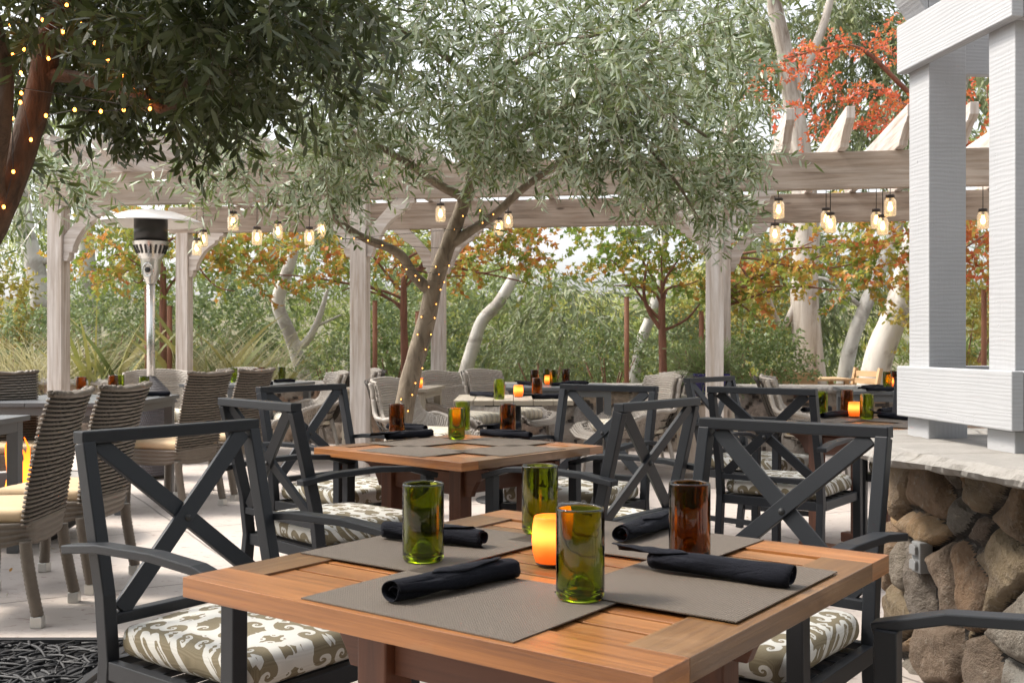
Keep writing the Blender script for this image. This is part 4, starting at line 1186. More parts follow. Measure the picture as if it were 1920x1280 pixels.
C1 = make_votive('glowing amber candle in the middle of the foreground table', on(1034, 1056, .7402))
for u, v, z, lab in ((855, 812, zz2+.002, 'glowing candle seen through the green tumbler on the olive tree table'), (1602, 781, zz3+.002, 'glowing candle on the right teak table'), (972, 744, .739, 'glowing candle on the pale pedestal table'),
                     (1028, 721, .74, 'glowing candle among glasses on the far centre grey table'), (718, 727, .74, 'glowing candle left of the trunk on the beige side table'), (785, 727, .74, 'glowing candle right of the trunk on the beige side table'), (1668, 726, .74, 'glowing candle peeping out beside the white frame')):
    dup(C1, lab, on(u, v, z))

N = [make_napkin(seed=i) for i in range(3)]; used = set()
def nap(u0, v0, u1, v1, z, lab, L=.235):
    a, c = on(u0, v0, z), on(u1, v1, z); p = (a+c)/2; r = math.atan2(c.y-a.y, c.x-a.x); i = (len(used)) % 3
    s = max(.8, min(1.12, (c-a).length/L))
    if i in range(3) and len(used) < 3:
        o = N[i]; o.location = p; o.rotation_euler = (0, 0, r); tag(o, lab, 'napkin', GN); o.scale = (s, 1, 1)
    else:
        o = one_dup(N[i], lab, p, r); o.scale = (s, 1, 1)
    used.add(lab)
nap(738, 1128, 958, 1083, .7427, 'rolled napkin lying slanted on the front left placemat', .225); nap(1222, 1068, 1484, 1100, .745, 'long rolled napkin on the front right placemat'); nap(1146, 1022, 1290, 978, .7427, 'rolled napkin behind the amber tumbler of the foreground table'); nap(725, 1008, 905, 1026, .7427, 'rolled napkin behind the left green tumbler of the foreground table')
for u0, v0, u1, v1, z, lab in ((723, 826, 808, 818, zz2+.002, 'rolled napkin at front left of the olive tree table'), (722, 804, 806, 811, zz2+.002, 'rolled napkin at rear left of the olive tree table'), (904, 818, 994, 823, zz2+.002, 'rolled napkin at front right of the olive tree table'), (904, 812, 982, 801, zz2+.002, 'rolled napkin at rear right of the olive tree table'),
    (1538, 785, 1590, 780, zz3+.002, 'rolled napkin in front of the green tumbler on the right teak table'), (1500, 774, 1562, 770, zz3+.002, 'rolled napkin at rear left of the right teak table'), (1648, 784, 1712, 788, zz3+.002, 'rolled napkin at front right of the right teak table'), (1640, 777, 1700, 772, zz3+.002, 'rolled napkin at rear right of the right teak table'),
    (882, 742, 930, 745, .739, 'rolled napkin at left of the pale pedestal table'), (1000, 749, 1052, 747, .739, 'rolled napkin at right of the pale pedestal table'), (1034, 724, 1084, 723, .74, 'rolled napkin in front of the far centre grey table glasses'), (1062, 720, 1102, 721, .74, 'rolled napkin at right of the far centre grey table'), (972, 721, 1000, 722, .74, 'rolled napkin at left of the far centre grey table'),
    (468, 722, 510, 721, .74, 'rolled napkin on the wall-side grey table at left'), (512, 718, 555, 716, .74, 'rolled napkin on the wall-side grey table at right'), (250, 744, 316, 742, .74, 'rolled napkin on the heater table in front of the green tumbler'), (216, 752, 262, 750, .74, 'rolled napkin at the near edge of the heater table'),
    (1612, 730, 1660, 728, .74, 'rolled napkin at rear of the far right grey table'), (1626, 734, 1672, 733, .74, 'rolled napkin at front of the far right grey table')):
    nap(u0, v0, u1, v1, z, lab)
# ------------------------------------------------------------------ trees
def limb(b, pts, r, n=9, jit=.0):
    P = [at(*p) if not isinstance(p, Vector) else p for p in pts]
    # smooth the polyline
    Q = []
    for i in range(len(P)-1):
        p0, p1, p2, p3 = P[max(i-1, 0)], P[i], P[i+1], P[min(i+2, len(P)-1)]
        for k in range(5):
            s = k/5; Q.append(.5*((2*p1)+(-p0+p2)*s+(2*p0-5*p1+4*p2-p3)*s*s+(-p0+3*p1-3*p2+p3)*s**3))
    Q.append(P[-1]); m = len(Q)-1
    R = []
    for i in range(m+1):
        q = i/m*(len(r)-1); k = min(int(q), len(r)-2); R.append((r[k]*(1-(q-k))+r[k+1]*(q-k))*(1+.09*mnoise.noise(Vector((i*.6, r[0]*90, 1)))))
    b.tube([q for q in Q], R, n)
    return Q, R

def shift(parts, o):
    return [(V-np.array(o), k, t) for V, k, t in parts]

def crown_twigs(blobs, Yscale=None, **kw):
    parts = []
    for u, v, Y, rx, ry, rz, n in blobs:
        c = at(u, v, Y); p, d = blob_points(c, (rx, ry, rz), n, .45)
        if kw.get('clump'):
            kp = np.array([mnoise.noise(Vector(q)*2.6) > -kw['clump'] for q in p]); p, d = p[kp], d[kp]
            if not len(p): continue
        dd = nrm(d*np.array([1, 1, .7])+RNG.normal(size=d.shape)*.5+np.array([0, 0, kw.get('up', .0)]))
        k2 = {k: w for k, w in kw.items() if k not in ('up', 'clump')}
        k2 = dict(k2); L = k2.pop('length'); parts += twigs(p, dd, L*RNG.uniform(.7, 1.25), **k2)
    return parts

# main olive
base = Vector((-.80, 7.0, 0))
t = thing('olive_tree', 'silvery olive tree with leaning trunk in the middle of the patio', 'tree', base)
b = MB(); b.v = []
tr = [Vector((-.80, 7.0, 0)), (752, 800, 7.0), (772, 700, 7.0), (800, 600, 7.0), (815, 530, 6.95), (842, 455, 6.9), (864, 395, 6.85), (886, 325, 6.8), (905, 250, 6.7), (930, 140, 6.6), (945, 20, 6.5)]
Qm, Rm = limb(b, tr, [.09, .068, .064, .060, .056, .051, .045, .04, .03, .02, .012], 14)
for pts, r in (([(806, 545, 6.97), (775, 515, 6.9), (755, 482, 6.85), (728, 464, 6.8), (690, 450, 6.75), (655, 430, 6.7), (628, 408, 6.65), (610, 360, 6.6), (590, 300, 6.5)], [.045, .036, .033, .03, .027, .024, .02, .014, .008]),
               ([(838, 462, 6.9), (890, 428, 6.85), (930, 400, 6.8), (985, 350, 6.7), (1060, 300, 6.5), (1150, 260, 6.3)], [.04, .03, .028, .024, .018, .01]),
               ([(872, 372, 6.84), (820, 345, 6.7), (755, 300, 6.5), (660, 250, 6.3), (560, 220, 6.2)], [.035, .028, .022, .016, .008]),
               ([(890, 315, 6.8), (980, 240, 6.5), (1100, 190, 6.3), (1230, 200, 6.3), (1330, 260, 6.4)], [.03, .024, .019, .014, .008]),
               ([(915, 210, 6.7), (850, 120, 6.2), (760, 60, 5.9), (680, 10, 5.7)], [.026, .02, .014, .008]), ([(930, 140, 6.6), (1020, 90, 6.1), (1130, 60, 5.8), (1220, 0, 5.7)], [.02, .016, .012, .007]),
               ([(1180, 235, 6.3), (1260, 330, 6.5), (1310, 410, 6.7)], [.012, .01, .006])):
    limb(b, pts, r, 8)
b.v = [(x-base.x, y-base.y, z-base.z) for x, y, z in b.v]
b.build('trunk', MAT['olive_bark'], t)
ob = [(470, 255, 6.2, .26, .5, .22, 60), (545, 300, 6.3, .30, .5, .24, 100), (640, 275, 6.4, .42, .55, .25, 150), (600, 185, 6.1, .5, .7, .40, 190), (770, 265, 6.4, .45, .6, .26, 170), (760, 140, 5.9, .6, .8, .46, 230), (560, 90, 5.6, .5, .7, .4, 130),
      (920, 240, 6.2, .5, .7, .32, 190), (930, 100, 5.7, .7, .8, .46, 250), (1060, 262, 6.4, .42, .6, .27, 170), (1110, 180, 5.9, .6, .8, .40, 230), (1200, 285, 6.5, .34, .5, .22, 140), (1230, 210, 6.3, .42, .6, .34, 150), (1290, 345, 6.7, .22, .4, .22, 84), (1330, 290, 6.6, .22, .4, .26, 70),
      (1160, 50, 5.6, .6, .8, .45, 200), (1290, 130, 6.2, .36, .6, .40, 96), (1370, 260, 6.6, .18, .35, .2, 34), (1390, 190, 6.6, .16, .3, .25, 18), (1420, 290, 6.5, .14, .3, .10, 14), (1310, 20, 6.0, .36, .6, .4, 70), (700, 10, 5.5, .7, .9, .4, 200), (950, -40, 5.4, .8, .9, .4, 190), (630, 350, 6.6, .16, .25, .12, 36), (860, 345, 6.6, .3, .35, .10, 60), (500, 320, 6.3, .26, .5, .18, 90), (570, 350, 6.4, .26, .45, .16, 80), (450, 350, 6.3, .16, .4, .12, 30), (690, 335, 6.5, .3, .4, .14, 60), (420, 290, 6.2, .16, .4, .14, 34), (80, 370, 5.6, .17, .3, .14, 34), (120, 330, 5.6, .16, .3, .1, 26), (1340, 380, 6.75, .10, .25, .14, 26), (760, 345, 6.6, .25, .3, .08, 36)]
P = crown_twigs([x[:6]+(int(x[6]*.95),) for x in ob], clump=.10, length=.32, n=16, droop=.55, leafL=.077, leafW=.0155, spread=.62, stick=.0030)
poly_mesh('crown', shift(P, base), MAT['olive_leaf'], t)

def lights(name, label, pts, wire, rb, parent_loc, mk='fairy'):
    s = thing(name, label, 'string lights', parent_loc, group='strings of tiny orange fairy lights'); o = Vector(parent_loc)
    b = MB(); b.tube([p-o for p in wire], .0016, 4); b.build('wire', MAT['cord_black'], s)
    m = MB(); m.lathe([(0, -rb*1.3), (rb*.8, -rb*.7), (rb, 0), (rb*.7, rb*.8), (0, rb*1.3)], 8); me = None
    for p in pts:
        if me is None:
            f = m.build('bulb', MAT[mk], s); me = f
        else:
            f = me.copy(); COL.objects.link(f)
        f.location = Vector(p)-o
fl = [(640, 447), (664, 447), (690, 451), (717, 460), (751, 497), (762, 505), (779, 517), (786, 525), (804, 538), (817, 500), (823, 514), (838, 466), (842, 498), (826, 543), (833, 529), (818, 570), (790, 594), (815, 596), (783, 627), (808, 627), (781, 659), (798, 655), (776, 691), (792, 690), (779, 718), (752, 748), (773, 740), (868, 405), (852, 430), (905, 418), (925, 402), (900, 395), (765, 770)]
pts = []
for u, v in fl:
    # on the bark nearest to this sight line
    bestp = min(((abs((CX+F*q.x/q.y)-u)/8+abs((CY-F*(q.z-CAMZ)/q.y)-v)/14, q.y, r) for q, r in zip(Qm, Rm)), key=lambda x: x[0])
    Y = (bestp[1]-bestp[2]*.92) if bestp[0] < 3.2 else 6.72
    pts.append(at(u, v, Y))
wire = sorted(pts, key=lambda p: p.z)
lights('fairy_lights', 'fairy lights wound up the leaning trunk of the silvery olive', pts, wire, .0038, (-.75, 6.9, 1.2), 'fairy_dim')

# dark olive, left foreground
base = Vector((-1.98, 3.42, 0)); t = thing('olive_tree', 'dark shaded olive tree at top left wrapped in fairy lights', 'tree', base)
b = MB()
limb(b, [base+Vector((0, 0, -.0)), (-150, 740, 3.42), (-75, 540, 3.4), (-4, 395, 3.4), (42, 280, 3.4), (78, 150, 3.4), (100, 20, 3.4), (115, -120, 3.4), (130, -260, 3.4)], [.08, .062, .054, .050, .045, .041, .037, .03, .018], 14)
for pts, r in (([(82, 140, 3.4), (140, 145, 3.36), (195, 160, 3.33), (250, 172, 3.3), (305, 206, 3.28), (330, 190, 3.25), (350, 150, 3.2)], [.022, .02, .019, .019, .015, .011, .007]),
               ([(-8, 400, 3.4), (-12, 330, 3.3), (3, 230, 3.2), (8, 130, 3.2), (-20, 0, 3.1)], [.04, .032, .028, .024, .018]), ([(100, 20, 3.4), (200, -60, 3.3), (330, -110, 3.3), (480, -80, 3.3)], [.03, .024, .016, .008]), ([(305, 206, 3.28), (400, 150, 3.3), (500, 110, 3.4)], [.01, .008, .005])):
    limb(b, pts, r, 8)
limb(b, [at(-12, 330, 3.3), Vector((-1.75, 2.6, 2.2)), Vector((-1.5, 1.3, 2.7)), Vector((-1.1, .2, 3.0)), Vector((-.6, -.9, 3.0)), Vector((.4, -1.5, 2.9))], [.035, .032, .028, .022, .016, .008], 8)  # limbs added to reach the unseen crown behind the camera
limb(b, [Vector((-1.5, 1.3, 2.7)), Vector((-2.0, .2, 2.9)), Vector((-2.2, -1.2, 2.9)), Vector((-1.2, -2.5, 2.5))], [.022, .02, .015, .007], 7)
b.v = [(x-base.x, y-base.y, z) for x, y, z in b.v]
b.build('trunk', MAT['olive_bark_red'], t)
db = [(120, 40, 3.9, .34, .3, .22, 110), (20, 80, 3.9, .30, .3, .25, 100), (230, 90, 3.7, .30, .3, .16, 110), (330, 40, 3.3, .26, .35, .15, 110), (430, 60, 3.2, .26, .35, .14, 130), (500, 10, 3.1, .24, .3, .14, 90), (390, 130, 3.5, .22, .3, .11, 80), (470, 120, 3.5, .18, .3, .12, 70), (300, 180, 3.8, .20, .2, .08, 46),
      (190, 205, 3.9, .20, .15, .09, 42), (60, 200, 4.0, .22, .15, .16, 50), (110, 260, 4.0, .11, .12, .06, 12), (40, 270, 4.1, .13, .12, .10, 20), (390, 200, 3.9, .16, .2, .05, 22), (250, -80, 3.2, .7, .7, .25, 170), (-150, 60, 3.4, .4, .5, .3, 90), (500, -110, 3.2, .4, .6, .2, 100), (0, -120, 3.0, .6, .7, .2, 120)]
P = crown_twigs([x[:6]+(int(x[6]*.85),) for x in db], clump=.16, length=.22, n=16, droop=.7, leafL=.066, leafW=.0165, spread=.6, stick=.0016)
for c, r, n in (((-1.6, .3, 3.1), (1.2, 1.2, .45), 420), ((-.4, -.9, 3.0), (1.3, 1.1, .5), 420), ((-2.2, -1.2, 2.9), (1.1, 1.2, .6), 360), ((.9, -1.4, 2.9), (1.0, 1.0, .6), 300), ((-1.0, -2.6, 2.3), (1.6, .8, .8), 360), ((-3.0, 1.2, 2.7), (.8, 1.0, .6), 260), ((1.6, -2.4, 2.2), (1.2, .8, .8), 260)):  # unseen crown above and behind the camera, added to darken camera-facing surfaces
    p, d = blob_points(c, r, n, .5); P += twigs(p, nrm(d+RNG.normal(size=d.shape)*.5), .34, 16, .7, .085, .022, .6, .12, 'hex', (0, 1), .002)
poly_mesh('crown', shift(P, base), MAT['shaded_olive_leaf'], t)
lb = [(90, 370, 5.2, .14, .2, .12, 22), (60, 405, 5.2, .12, .2, .1, 18)]
fl2 = [(8, 6), (125, 10), (80, 38), (20, 47), (152, 46), (118, 60), (178, 81), (45, 93), (91, 110), (23, 102), (202, 113), (29, 128), (14, 141), (39, 137), (231, 142), (7, 160), (253, 169), (40, 175), (38, 192), (280, 191), (281, 204), (140, 206), (189, 209), (232, 206), (23, 222), (86, 217), (58, 262), (25, 322), (7, 388)]
on_trunk = {(80, 38), (91, 110), (86, 217), (58, 262), (25, 322), (7, 388)}
pts = [at(u, v, 3.335 if (u, v) in on_trunk else (3.25 if u > 120 else 3.3)) for u, v in fl2]
lights('fairy_lights', 'fairy lights strung through the dark olive at top left', pts, sorted(pts, key=lambda p: (round(p.z*6), p.x)), .0052, (-1.5, 3.3, 1.9))

# ---------------------------------------------------------------- garden trees beyond the wall
def garden_tree(label, u, Y, top_v, blobs, arms, mat='maple_leaf', bias=0, nL=15, leafL=.085, cat='tree', name='maple_tree', group='small autumn trees along the garden wall', bark='red_bark', tone=(0, 1)):
    x = (u-CX)/F*Y; base = Vector((x, Y, -.05)); t = thing(name, label, cat, base, group=group); b = MB()
    limb(b, [base, at(u+2, 700, Y), at(u, 600, Y), at(u, top_v, Y)], [.055, .05, .045, .035], 9)
    for pts, r in arms: limb(b, pts, r, 6)
    for bl in blobs:
        k_ = RNG.uniform(-30, 75); s_ = RNG.uniform(.25, .5); w_ = RNG.uniform(-14, 14)
        limb(b, [at(u, top_v+k_, Y), at(u+(bl[0]-u)*s_*.5, top_v+k_-14-RNG.uniform(0, 18), Y), at(u+(bl[0]-u)*(s_+.3), (top_v+bl[1]*2)/3+w_, (Y+bl[2])/2), at(bl[0], bl[1]+6, bl[2])], [.022, .017, .011, .005], 5)
    b.v = [(p[0]-base.x, p[1]-base.y, p[2]-base.z) for p in b.v]
    b.build('trunk', MAT[bark], t)
    blobs = [(b_[0], b_[1]-26)+b_[2:6]+(int(b_[6]*.42),) for b_ in blobs]
    P = crown_twigs(blobs, length=.42, n=nL, droop=.25, leafL=leafL, leafW=leafL*.75, spread=.6, shape='maple', stick=.003, tone=tone, bias=bias, up=.1)
    poly_mesh('crown', shift(P, base), MAT[mat], t)
garden_tree('small tree with green and orange leaves behind the patio heater', 306, 12.9, 500, [(200, 480, 12.8, .5, .5, .22, 75), (250, 520, 12.8, .4, .4, .2, 55), (400, 500, 12.8, .55, .5, .16, 80), (440, 540, 12.8, .5, .5, .13, 65), (300, 455, 12.9, .6, .5, .2, 70), (170, 530, 13, .3, .4, .15, 36), (290, 410, 12.9, .6, .5, .25, 60)], [], bias=-.05)
garden_tree('small autumn tree with wide orange branches behind the olive trunk', 757, 13.1, 520, [(590, 480, 13, .5, .5, .14, 55), (640, 540, 13, .3, .5, .14, 45), (470, 510, 13, .3, .5, .13, 36), (720, 490, 13, .5, .5, .22, 75), (880, 510, 13, .6, .5, .16, 80), (960, 490, 13, .55, .5, .15, 70), (1010, 530, 13, .4, .5, .12, 45), (830, 450, 13.1, .7, .5, .18, 70), (970, 450, 13.1, .6, .5, .16, 60), (650, 440, 13.1, .6, .5, .15, 55)], [], bias=.05)
garden_tree('small green-leaved tree with forked red trunk left of the right post', 1241, 12.9, 560, [(1130, 480, 12.8, .4, .5, .25, 60), (1180, 440, 12.8, .45, .5, .22, 60), (1240, 470, 12.8, .45, .5, .25, 65), (1310, 520, 12.8, .35, .4, .22, 50), (1150, 530, 12.9, .4, .4, .15, 45), (1290, 450, 12.9, .4, .4, .2, 45), (1250, 545, 12.8, .3, .4, .12, 30)], [([(1241, 620, 12.9), (1215, 580, 12.9), (1207, 540, 12.9), (1215, 490, 12.9)], [.03, .025, .02, .01]), ([(1243, 620, 12.9), (1285, 600, 12.9), (1312, 570, 12.9)], [.02, .015, .01])], bias=-.22)
garden_tree('green and gold tree with low sweeping boughs right of the right post', 1346, 12.6, 520, [(1410, 540, 12.5, .4, .5, .2, 65), (1470, 535, 12.5, .4, .5, .10, 40), (1420, 590, 12.5, .3, .4, .12, 36), (1560, 540, 12.4, .5, .5, .12, 55), (1640, 480, 12.4, .5, .5, .25, 80), (1600, 540, 12.4, .4, .4, .18, 55), (1690, 450, 12.4, .3, .5, .25, 50), (1530, 445, 12.6, .6, .5, .08, 30), (1640, 440, 12.5, .4, .4, .15, 40)], [], bias=.0)
garden_tree('tall red-leaved tree with arching boughs behind the white frame', 1880, 12.2, 430, [(1830, 460, 12, .4, .5, .3, 80), (1860, 540, 12, .3, .4, .25, 50), (1740, 470, 12, .4, .5, .3, 60), (1850, 300, 12, .4, .5, .25, 40), (1850, 160, 12, .25, .5, .15, 22)],
            [([(1880, 430, 12.2), (1800, 260, 12), (1700, 170, 11.8), (1620, 95, 11.6), (1560, 90, 11.5), (1470, 110, 11.4)], [.05, .035, .028, .02, .014, .006]), ([(1830, 320, 12.1), (1740, 230, 12), (1650, 170, 11.9), (1600, 180, 11.9)], [.03, .022, .014, .006])], bias=.42)
# arching red boughs of the same tree, finer sprays along their length
rt = [o for o in COL.objects if o.get('label', '').startswith('tall red-leaved')][0]
rb = []
for (u0, v0), (u1, v1), n in (((1700, 100), (1600, 85), 44), ((1600, 85), (1480, 105), 46), ((1480, 105), (1420, 145), 26), ((1500, 110), (1540, 160), 26), ((1540, 150), (1585, 190), 30), ((1715, 195), (1625, 170), 36), ((1625, 170), (1640, 200), 18), ((1700, 230), (1630, 235), 30), ((1590, 230), (1690, 250), 30), ((1450, 170), (1400, 150), 14), ((1520, 200), (1560, 250), 22), ((1490, 240), (1560, 265), 22), ((1690, 20), (1700, 60), 14), ((1800, 160), (1850, 200), 18), ((1480, 200), (1440, 260), 12), ((300, 260), (420, 250), 20), ((200, 250), (330, 275), 18)):
    far = 12.9 if u0 < 800 else 11.6
    for k in range(int(n*.52)):
        s = RNG.uniform(0, 1); rb.append((u0+(u1-u0)*s, v0+(v1-v0)*s, far+RNG.uniform(-.2, .2), .05, .15, .04, 1))
rb_r = [x for x in rb if x[0] > 800]
P = crown_twigs(rb_r, length=.22, n=14, droop=.3, leafL=.055, leafW=.026, spread=.6, stick=.003, up=.1); poly_mesh('red_sprays', shift(P, rt.location), MAT['red_leaf'], rt)

for u, Y, v, lab in ((703, 12.9, 565, 'red-brown tree stake left of the olive trunk'), (783, 12.9, 585, 'red-brown tree stake right behind the olive trunk'), (1175, 12.7, 558, 'red-brown tree stake left of the forked red trunk'), (1315, 12.7, 585, 'red-brown tree stake just left of the right post'), (1845, 12.2, 545, 'red-brown tree stake between the two white posts'), (276, 12.7, 540, 'red-brown tree stake left of the heater pole'), (318, 12.7, 575, 'red-brown tree stake right of the heater pole')):
    p = at(u, v, Y); b = MB(); b.tube([(0, 0, 0), (0, 0, p.z+.03)], .03, 10); b.box((0, 0, p.z+.036), (.05, .05, .012)); o = b.build('tree_stake', MAT['stake']); o.location = (p.x, Y, -.03); tag(o, lab, 'stake', 'red-brown stakes beside the garden trees')

# ---------------------------------------------------------------- eucalyptus
def euca(label, trunk, r, arms, blobs, mat='euca_bark'):
    p0 = at(*trunk[0]); base = Vector((p0.x, p0.y, p0.z)); t = thing('eucalyptus_tree', label, 'tree', base, group='pale barked eucalyptus trees in the garden'); b = MB()
    limb(b, [base+Vector((0, 0, -.5))]+[at(*p) for p in trunk[1:]], r, 12)
    for pts, rr in arms: limb(b, pts, rr, 8)
    b.v = [(p[0]-base.x, p[1]-base.y, p[2]-base.z) for p in b.v]; b.build('trunk', MAT[mat], t)
    if blobs:
        P = crown_twigs(blobs, length=1.1, n=30, droop=1.3, leafL=.18, leafW=.034, spread=.45, shape='quad', stick=.005, up=-.2); poly_mesh('crown', shift(P, base), MAT['eucalyptus_leaf'], t)
euca('white eucalyptus trunk at far left beside the left pergola post', [(88, 705, 16), (80, 600, 16), (66, 500, 16), (48, 430, 16), (40, 300, 16), (60, 120, 16), (50, -100, 16)], [.16, .15, .14, .13, .11, .09, .05], [([(66, 500, 16), (95, 485, 16), (140, 470, 16)], [.06, .05, .03])], [(60, 150, 16.5, 1.3, 1, 1, 60), (20, 350, 16.5, .8, 1, .7, 30)])
euca('slim white eucalyptus trunk seen just right of the left post', [(176, 690, 20), (170, 560, 20), (160, 430, 20), (150, 200, 20), (170, -50, 20)], [.17, .16, .14, .1, .06], [], [(200, 200, 20, 2, 1, 1.2, 60)])
euca('crooked white eucalyptus bending in an S behind the left tables', [(592, 720, 14), (560, 675, 14), (541, 620, 14), (521, 570, 14), (535, 520, 14), (550, 470, 14), (555, 400, 14), (560, 200, 14), (580, -50, 14)], [.10, .095, .085, .085, .08, .07, .065, .05, .03], [([(548, 655, 14), (575, 640, 14), (597, 598, 14), (615, 540, 14)], [.06, .055, .045, .02]), ([(597, 610, 14), (640, 590, 14)], [.02, .01])], [(560, 330, 14.5, 1, 1, .6, 40)])
euca('leaning mottled eucalyptus trunk right of the olive trunk', [(848, 720, 15), (875, 690, 15), (890, 640, 15), (905, 600, 15), (940, 560, 15), (985, 470, 15), (1010, 360, 15), (1000, 150, 15)], [.10, .10, .095, .09, .085, .07, .06, .04], [], [(1050, 560, 16, .7, 1, .5, 44), (1100, 620, 16, .7, 1, .5, 50), (960, 620, 16.5, .7, 1, .5, 40)])
euca('thin grey eucalyptus trunk leaning behind the forked red tree', [(1178, 725, 17), (1200, 650, 17), (1225, 580, 17), (1240, 500, 17), (1250, 330, 17), (1240, 60, 17)], [.10, .09, .085, .07, .05, .03], [], [(1240, 120, 17.5, 1.3, 1, .9, 80), (1330, 60, 18, 1.0, 1, .8, 60), (1080, 60, 18, 1.4, 1, .8, 60), (1300, 260, 18, .8, 1, .6, 40)])
euca('huge shaggy-barked eucalyptus rising behind the right pergola beam', [(1528, 725, 15), (1514, 640, 15), (1508, 540, 15), (1512, 440, 15), (1506, 340, 15), (1497, 260, 15), (1484, 180, 15), (1470, 90, 15), (1450, 0, 15), (1430, -150, 15)], [.23, .20, .19, .185, .17, .145, .125, .115, .10, .07], [([(1510, 520, 15), (1470, 610, 15), (1440, 560, 15), (1425, 500, 15)], [.05, .05, .045, .03]), ([(1484, 180, 15), (1540, 60, 15), (1570, -60, 15)], [.07, .06, .04])],
     [(1600, 100, 16.6, .8, 1, .55, 80), (1560, 10, 16.6, .8, 1, .5, 70), (1660, 40, 16.6, .7, 1, .6, 70), (1620, 240, 16, .6, .8, .4, 60), (1400, 40, 16.6, .7, 1, .5, 50), (1380, 150, 16, .6, .8, .5, 40), (1680, 200, 16, .5, .8, .5, 50), (1440, 520, 16.5, .5, .6, .5, 36), (1560, 560, 17, .5, .6, .6, 50)], 'euca_rough')
euca('pale eucalyptus trunk leaning right beside the shaggy giant', [(1570, 728, 16), (1592, 660, 16), (1620, 580, 16), (1650, 505, 16), (1690, 400, 16), (1740, 200, 16), (1760, 0, 16)], [.115, .108, .10, .09, .08, .06, .035], [([(1620, 580, 16), (1560, 530, 16), (1530, 520, 16)], [.04, .03, .02])], [(1760, 120, 16, 1.0, 1, .8, 60)])
euca('thick white eucalyptus trunk with dark scar beside the white frame', [(1622, 735, 14.5), (1648, 670, 14.5), (1682, 580, 14.5), (1708, 480, 14.5), (1745, 350, 14.5), (1800, 150, 14.5), (1830, -50, 14.5)], [.23, .19, .17, .155, .14, .11, .08], [], [(1840, 60, 14.5, .8, .8, .6, 50)])

# ---------------------------------------------------------------- shrubs, flax, grasses
def shrub(label, u, v, Y, r, n, mat, leafL=.06, name='shrub', group='garden shrubs behind the wall', W=.5):
    c = at(u, v, Y); base = Vector((c.x, Y, -.05)); t = thing(name, label, 'shrub', base, group=group)
    b = MB()
    for k in range(7):
        a = k*.9; b.tube([(0.03*math.cos(a), .03*math.sin(a), 0), (r[0]*.3*math.cos(a), r[1]*.3*math.sin(a), (c.z+.05)*.6), (r[0]*.6*math.cos(a), r[1]*.6*math.sin(a), c.z+.05)], [.02, .014, .005], 5)
    b.build('stems', MAT['red_bark'], t)
    p, d = blob_points((0, 0, c.z+.05), r, n, .4); p[:, 2] = np.maximum(p[:, 2], .05)
    P = twigs(p, nrm(d+RNG.normal(size=d.shape)*.4+np.array([0, 0, .3])), .28, 14, .2, leafL, leafL*W, .65, .1, 'hex' if leafL > .05 else 'quad', (0, 1), .003)
    poly_mesh('foliage', P, MAT[mat], t)
for a in (('grey-green shrub between the left post and the heater', 205, 620, 14.0, (.75, .6, .65), 300, 'grey_shrub_leaf', .06), ('dark leafy shrub at right under the shaggy eucalyptus', 1425, 685, 13.4, (.58, .5, .40), 280, 'shrub_leaf', .055), ('golden shrub at the far left edge', 5, 600, 15, (.5, .5, .7), 170, 'yellow_leaf', .08), ('olive-grey shrub at the far left edge, low', 20, 650, 14.2, (.7, .5, .45), 180, 'grey_shrub_leaf', .06),
          ('pale green herb clump left of the middle white post', 625, 690, 13.3, (.36, .4, .22), 90, 'grey_shrub_leaf', .05), ('light green clump behind the olive trunk', 730, 670, 13.6, (.5, .4, .36), 140, 'shrub_leaf', .055), ('light green clump at the centre behind the back tables', 1020, 680, 13.4, (.6, .4, .3), 150, 'grey_shrub_leaf', .05), ('mid green clump behind the thin grey eucalyptus', 1140, 670, 14, (.6, .4, .35), 130, 'shrub_leaf', .05),
          ('wiry olive-green shrub beside the right post', 1300, 650, 13.2, (.45, .4, .42), 170, 'grey_shrub_leaf', .06), ('golden green shrub behind the white frame', 1800, 600, 14, (.8, .6, .8), 230, 'yellow_leaf', .075), ('silvery bush behind the heater pole', 400, 610, 15.4, (.9, .6, .75), 300, 'grey_shrub_leaf', .07), ('yellow-green bush to the right of the forked red tree', 1370, 590, 15.5, (.7, .6, .6), 210, 'yellow_leaf', .07), ('soft green bush left of the leaning mottled trunk', 770, 610, 16, (1.0, .6, .8), 260, 'grey_shrub_leaf', .075)):
    shrub(*a)

def blades(name, label, u, Y, n, L, W, mat, cat, group, droop, lean=.5):
    base = Vector(((u-CX)/F*Y, Y, 0)); V = []; T = []
    for i in range(n):
        a = RNG.uniform(0, 6.28); le = lean*RNG.uniform(.1, 1); l = L*RNG.uniform(.6, 1.1); d = np.array([math.cos(a)*le, math.sin(a)*le, 1.0]); d /= np.linalg.norm(d)
        p = np.array([RNG.normal()*.06*L, RNG.normal()*.06*L, 0]); s = np.cross(d, [math.cos(a+1.1), math.sin(a+1.1), .1]); s /= np.linalg.norm(s); w = W*RNG.uniform(.6, 1.1)
        tn = RNG.uniform(0, 1)
        for k in range(6):
            q = p+d*l/6; w0 = w*math.sin(math.pi*(.28+.72*k/6))**.7; w1 = w*math.sin(math.pi*(.28+.72*(k+1)/6))**.7 if k < 5 else 0.0005
            V += [p-s*w0/2, p+s*w0/2, q+s*w1/2, q-s*w1/2]; T.append(tn)
            p = q; d = d+np.array([math.cos(a)*.12, math.sin(a)*.12, -droop*(k+1)/6]); d /= np.linalg.norm(d)
    o = poly_mesh(name, [(np.array(V), 4, np.array(T))], MAT[mat]); o.location = base; tag(o, label, cat, group)
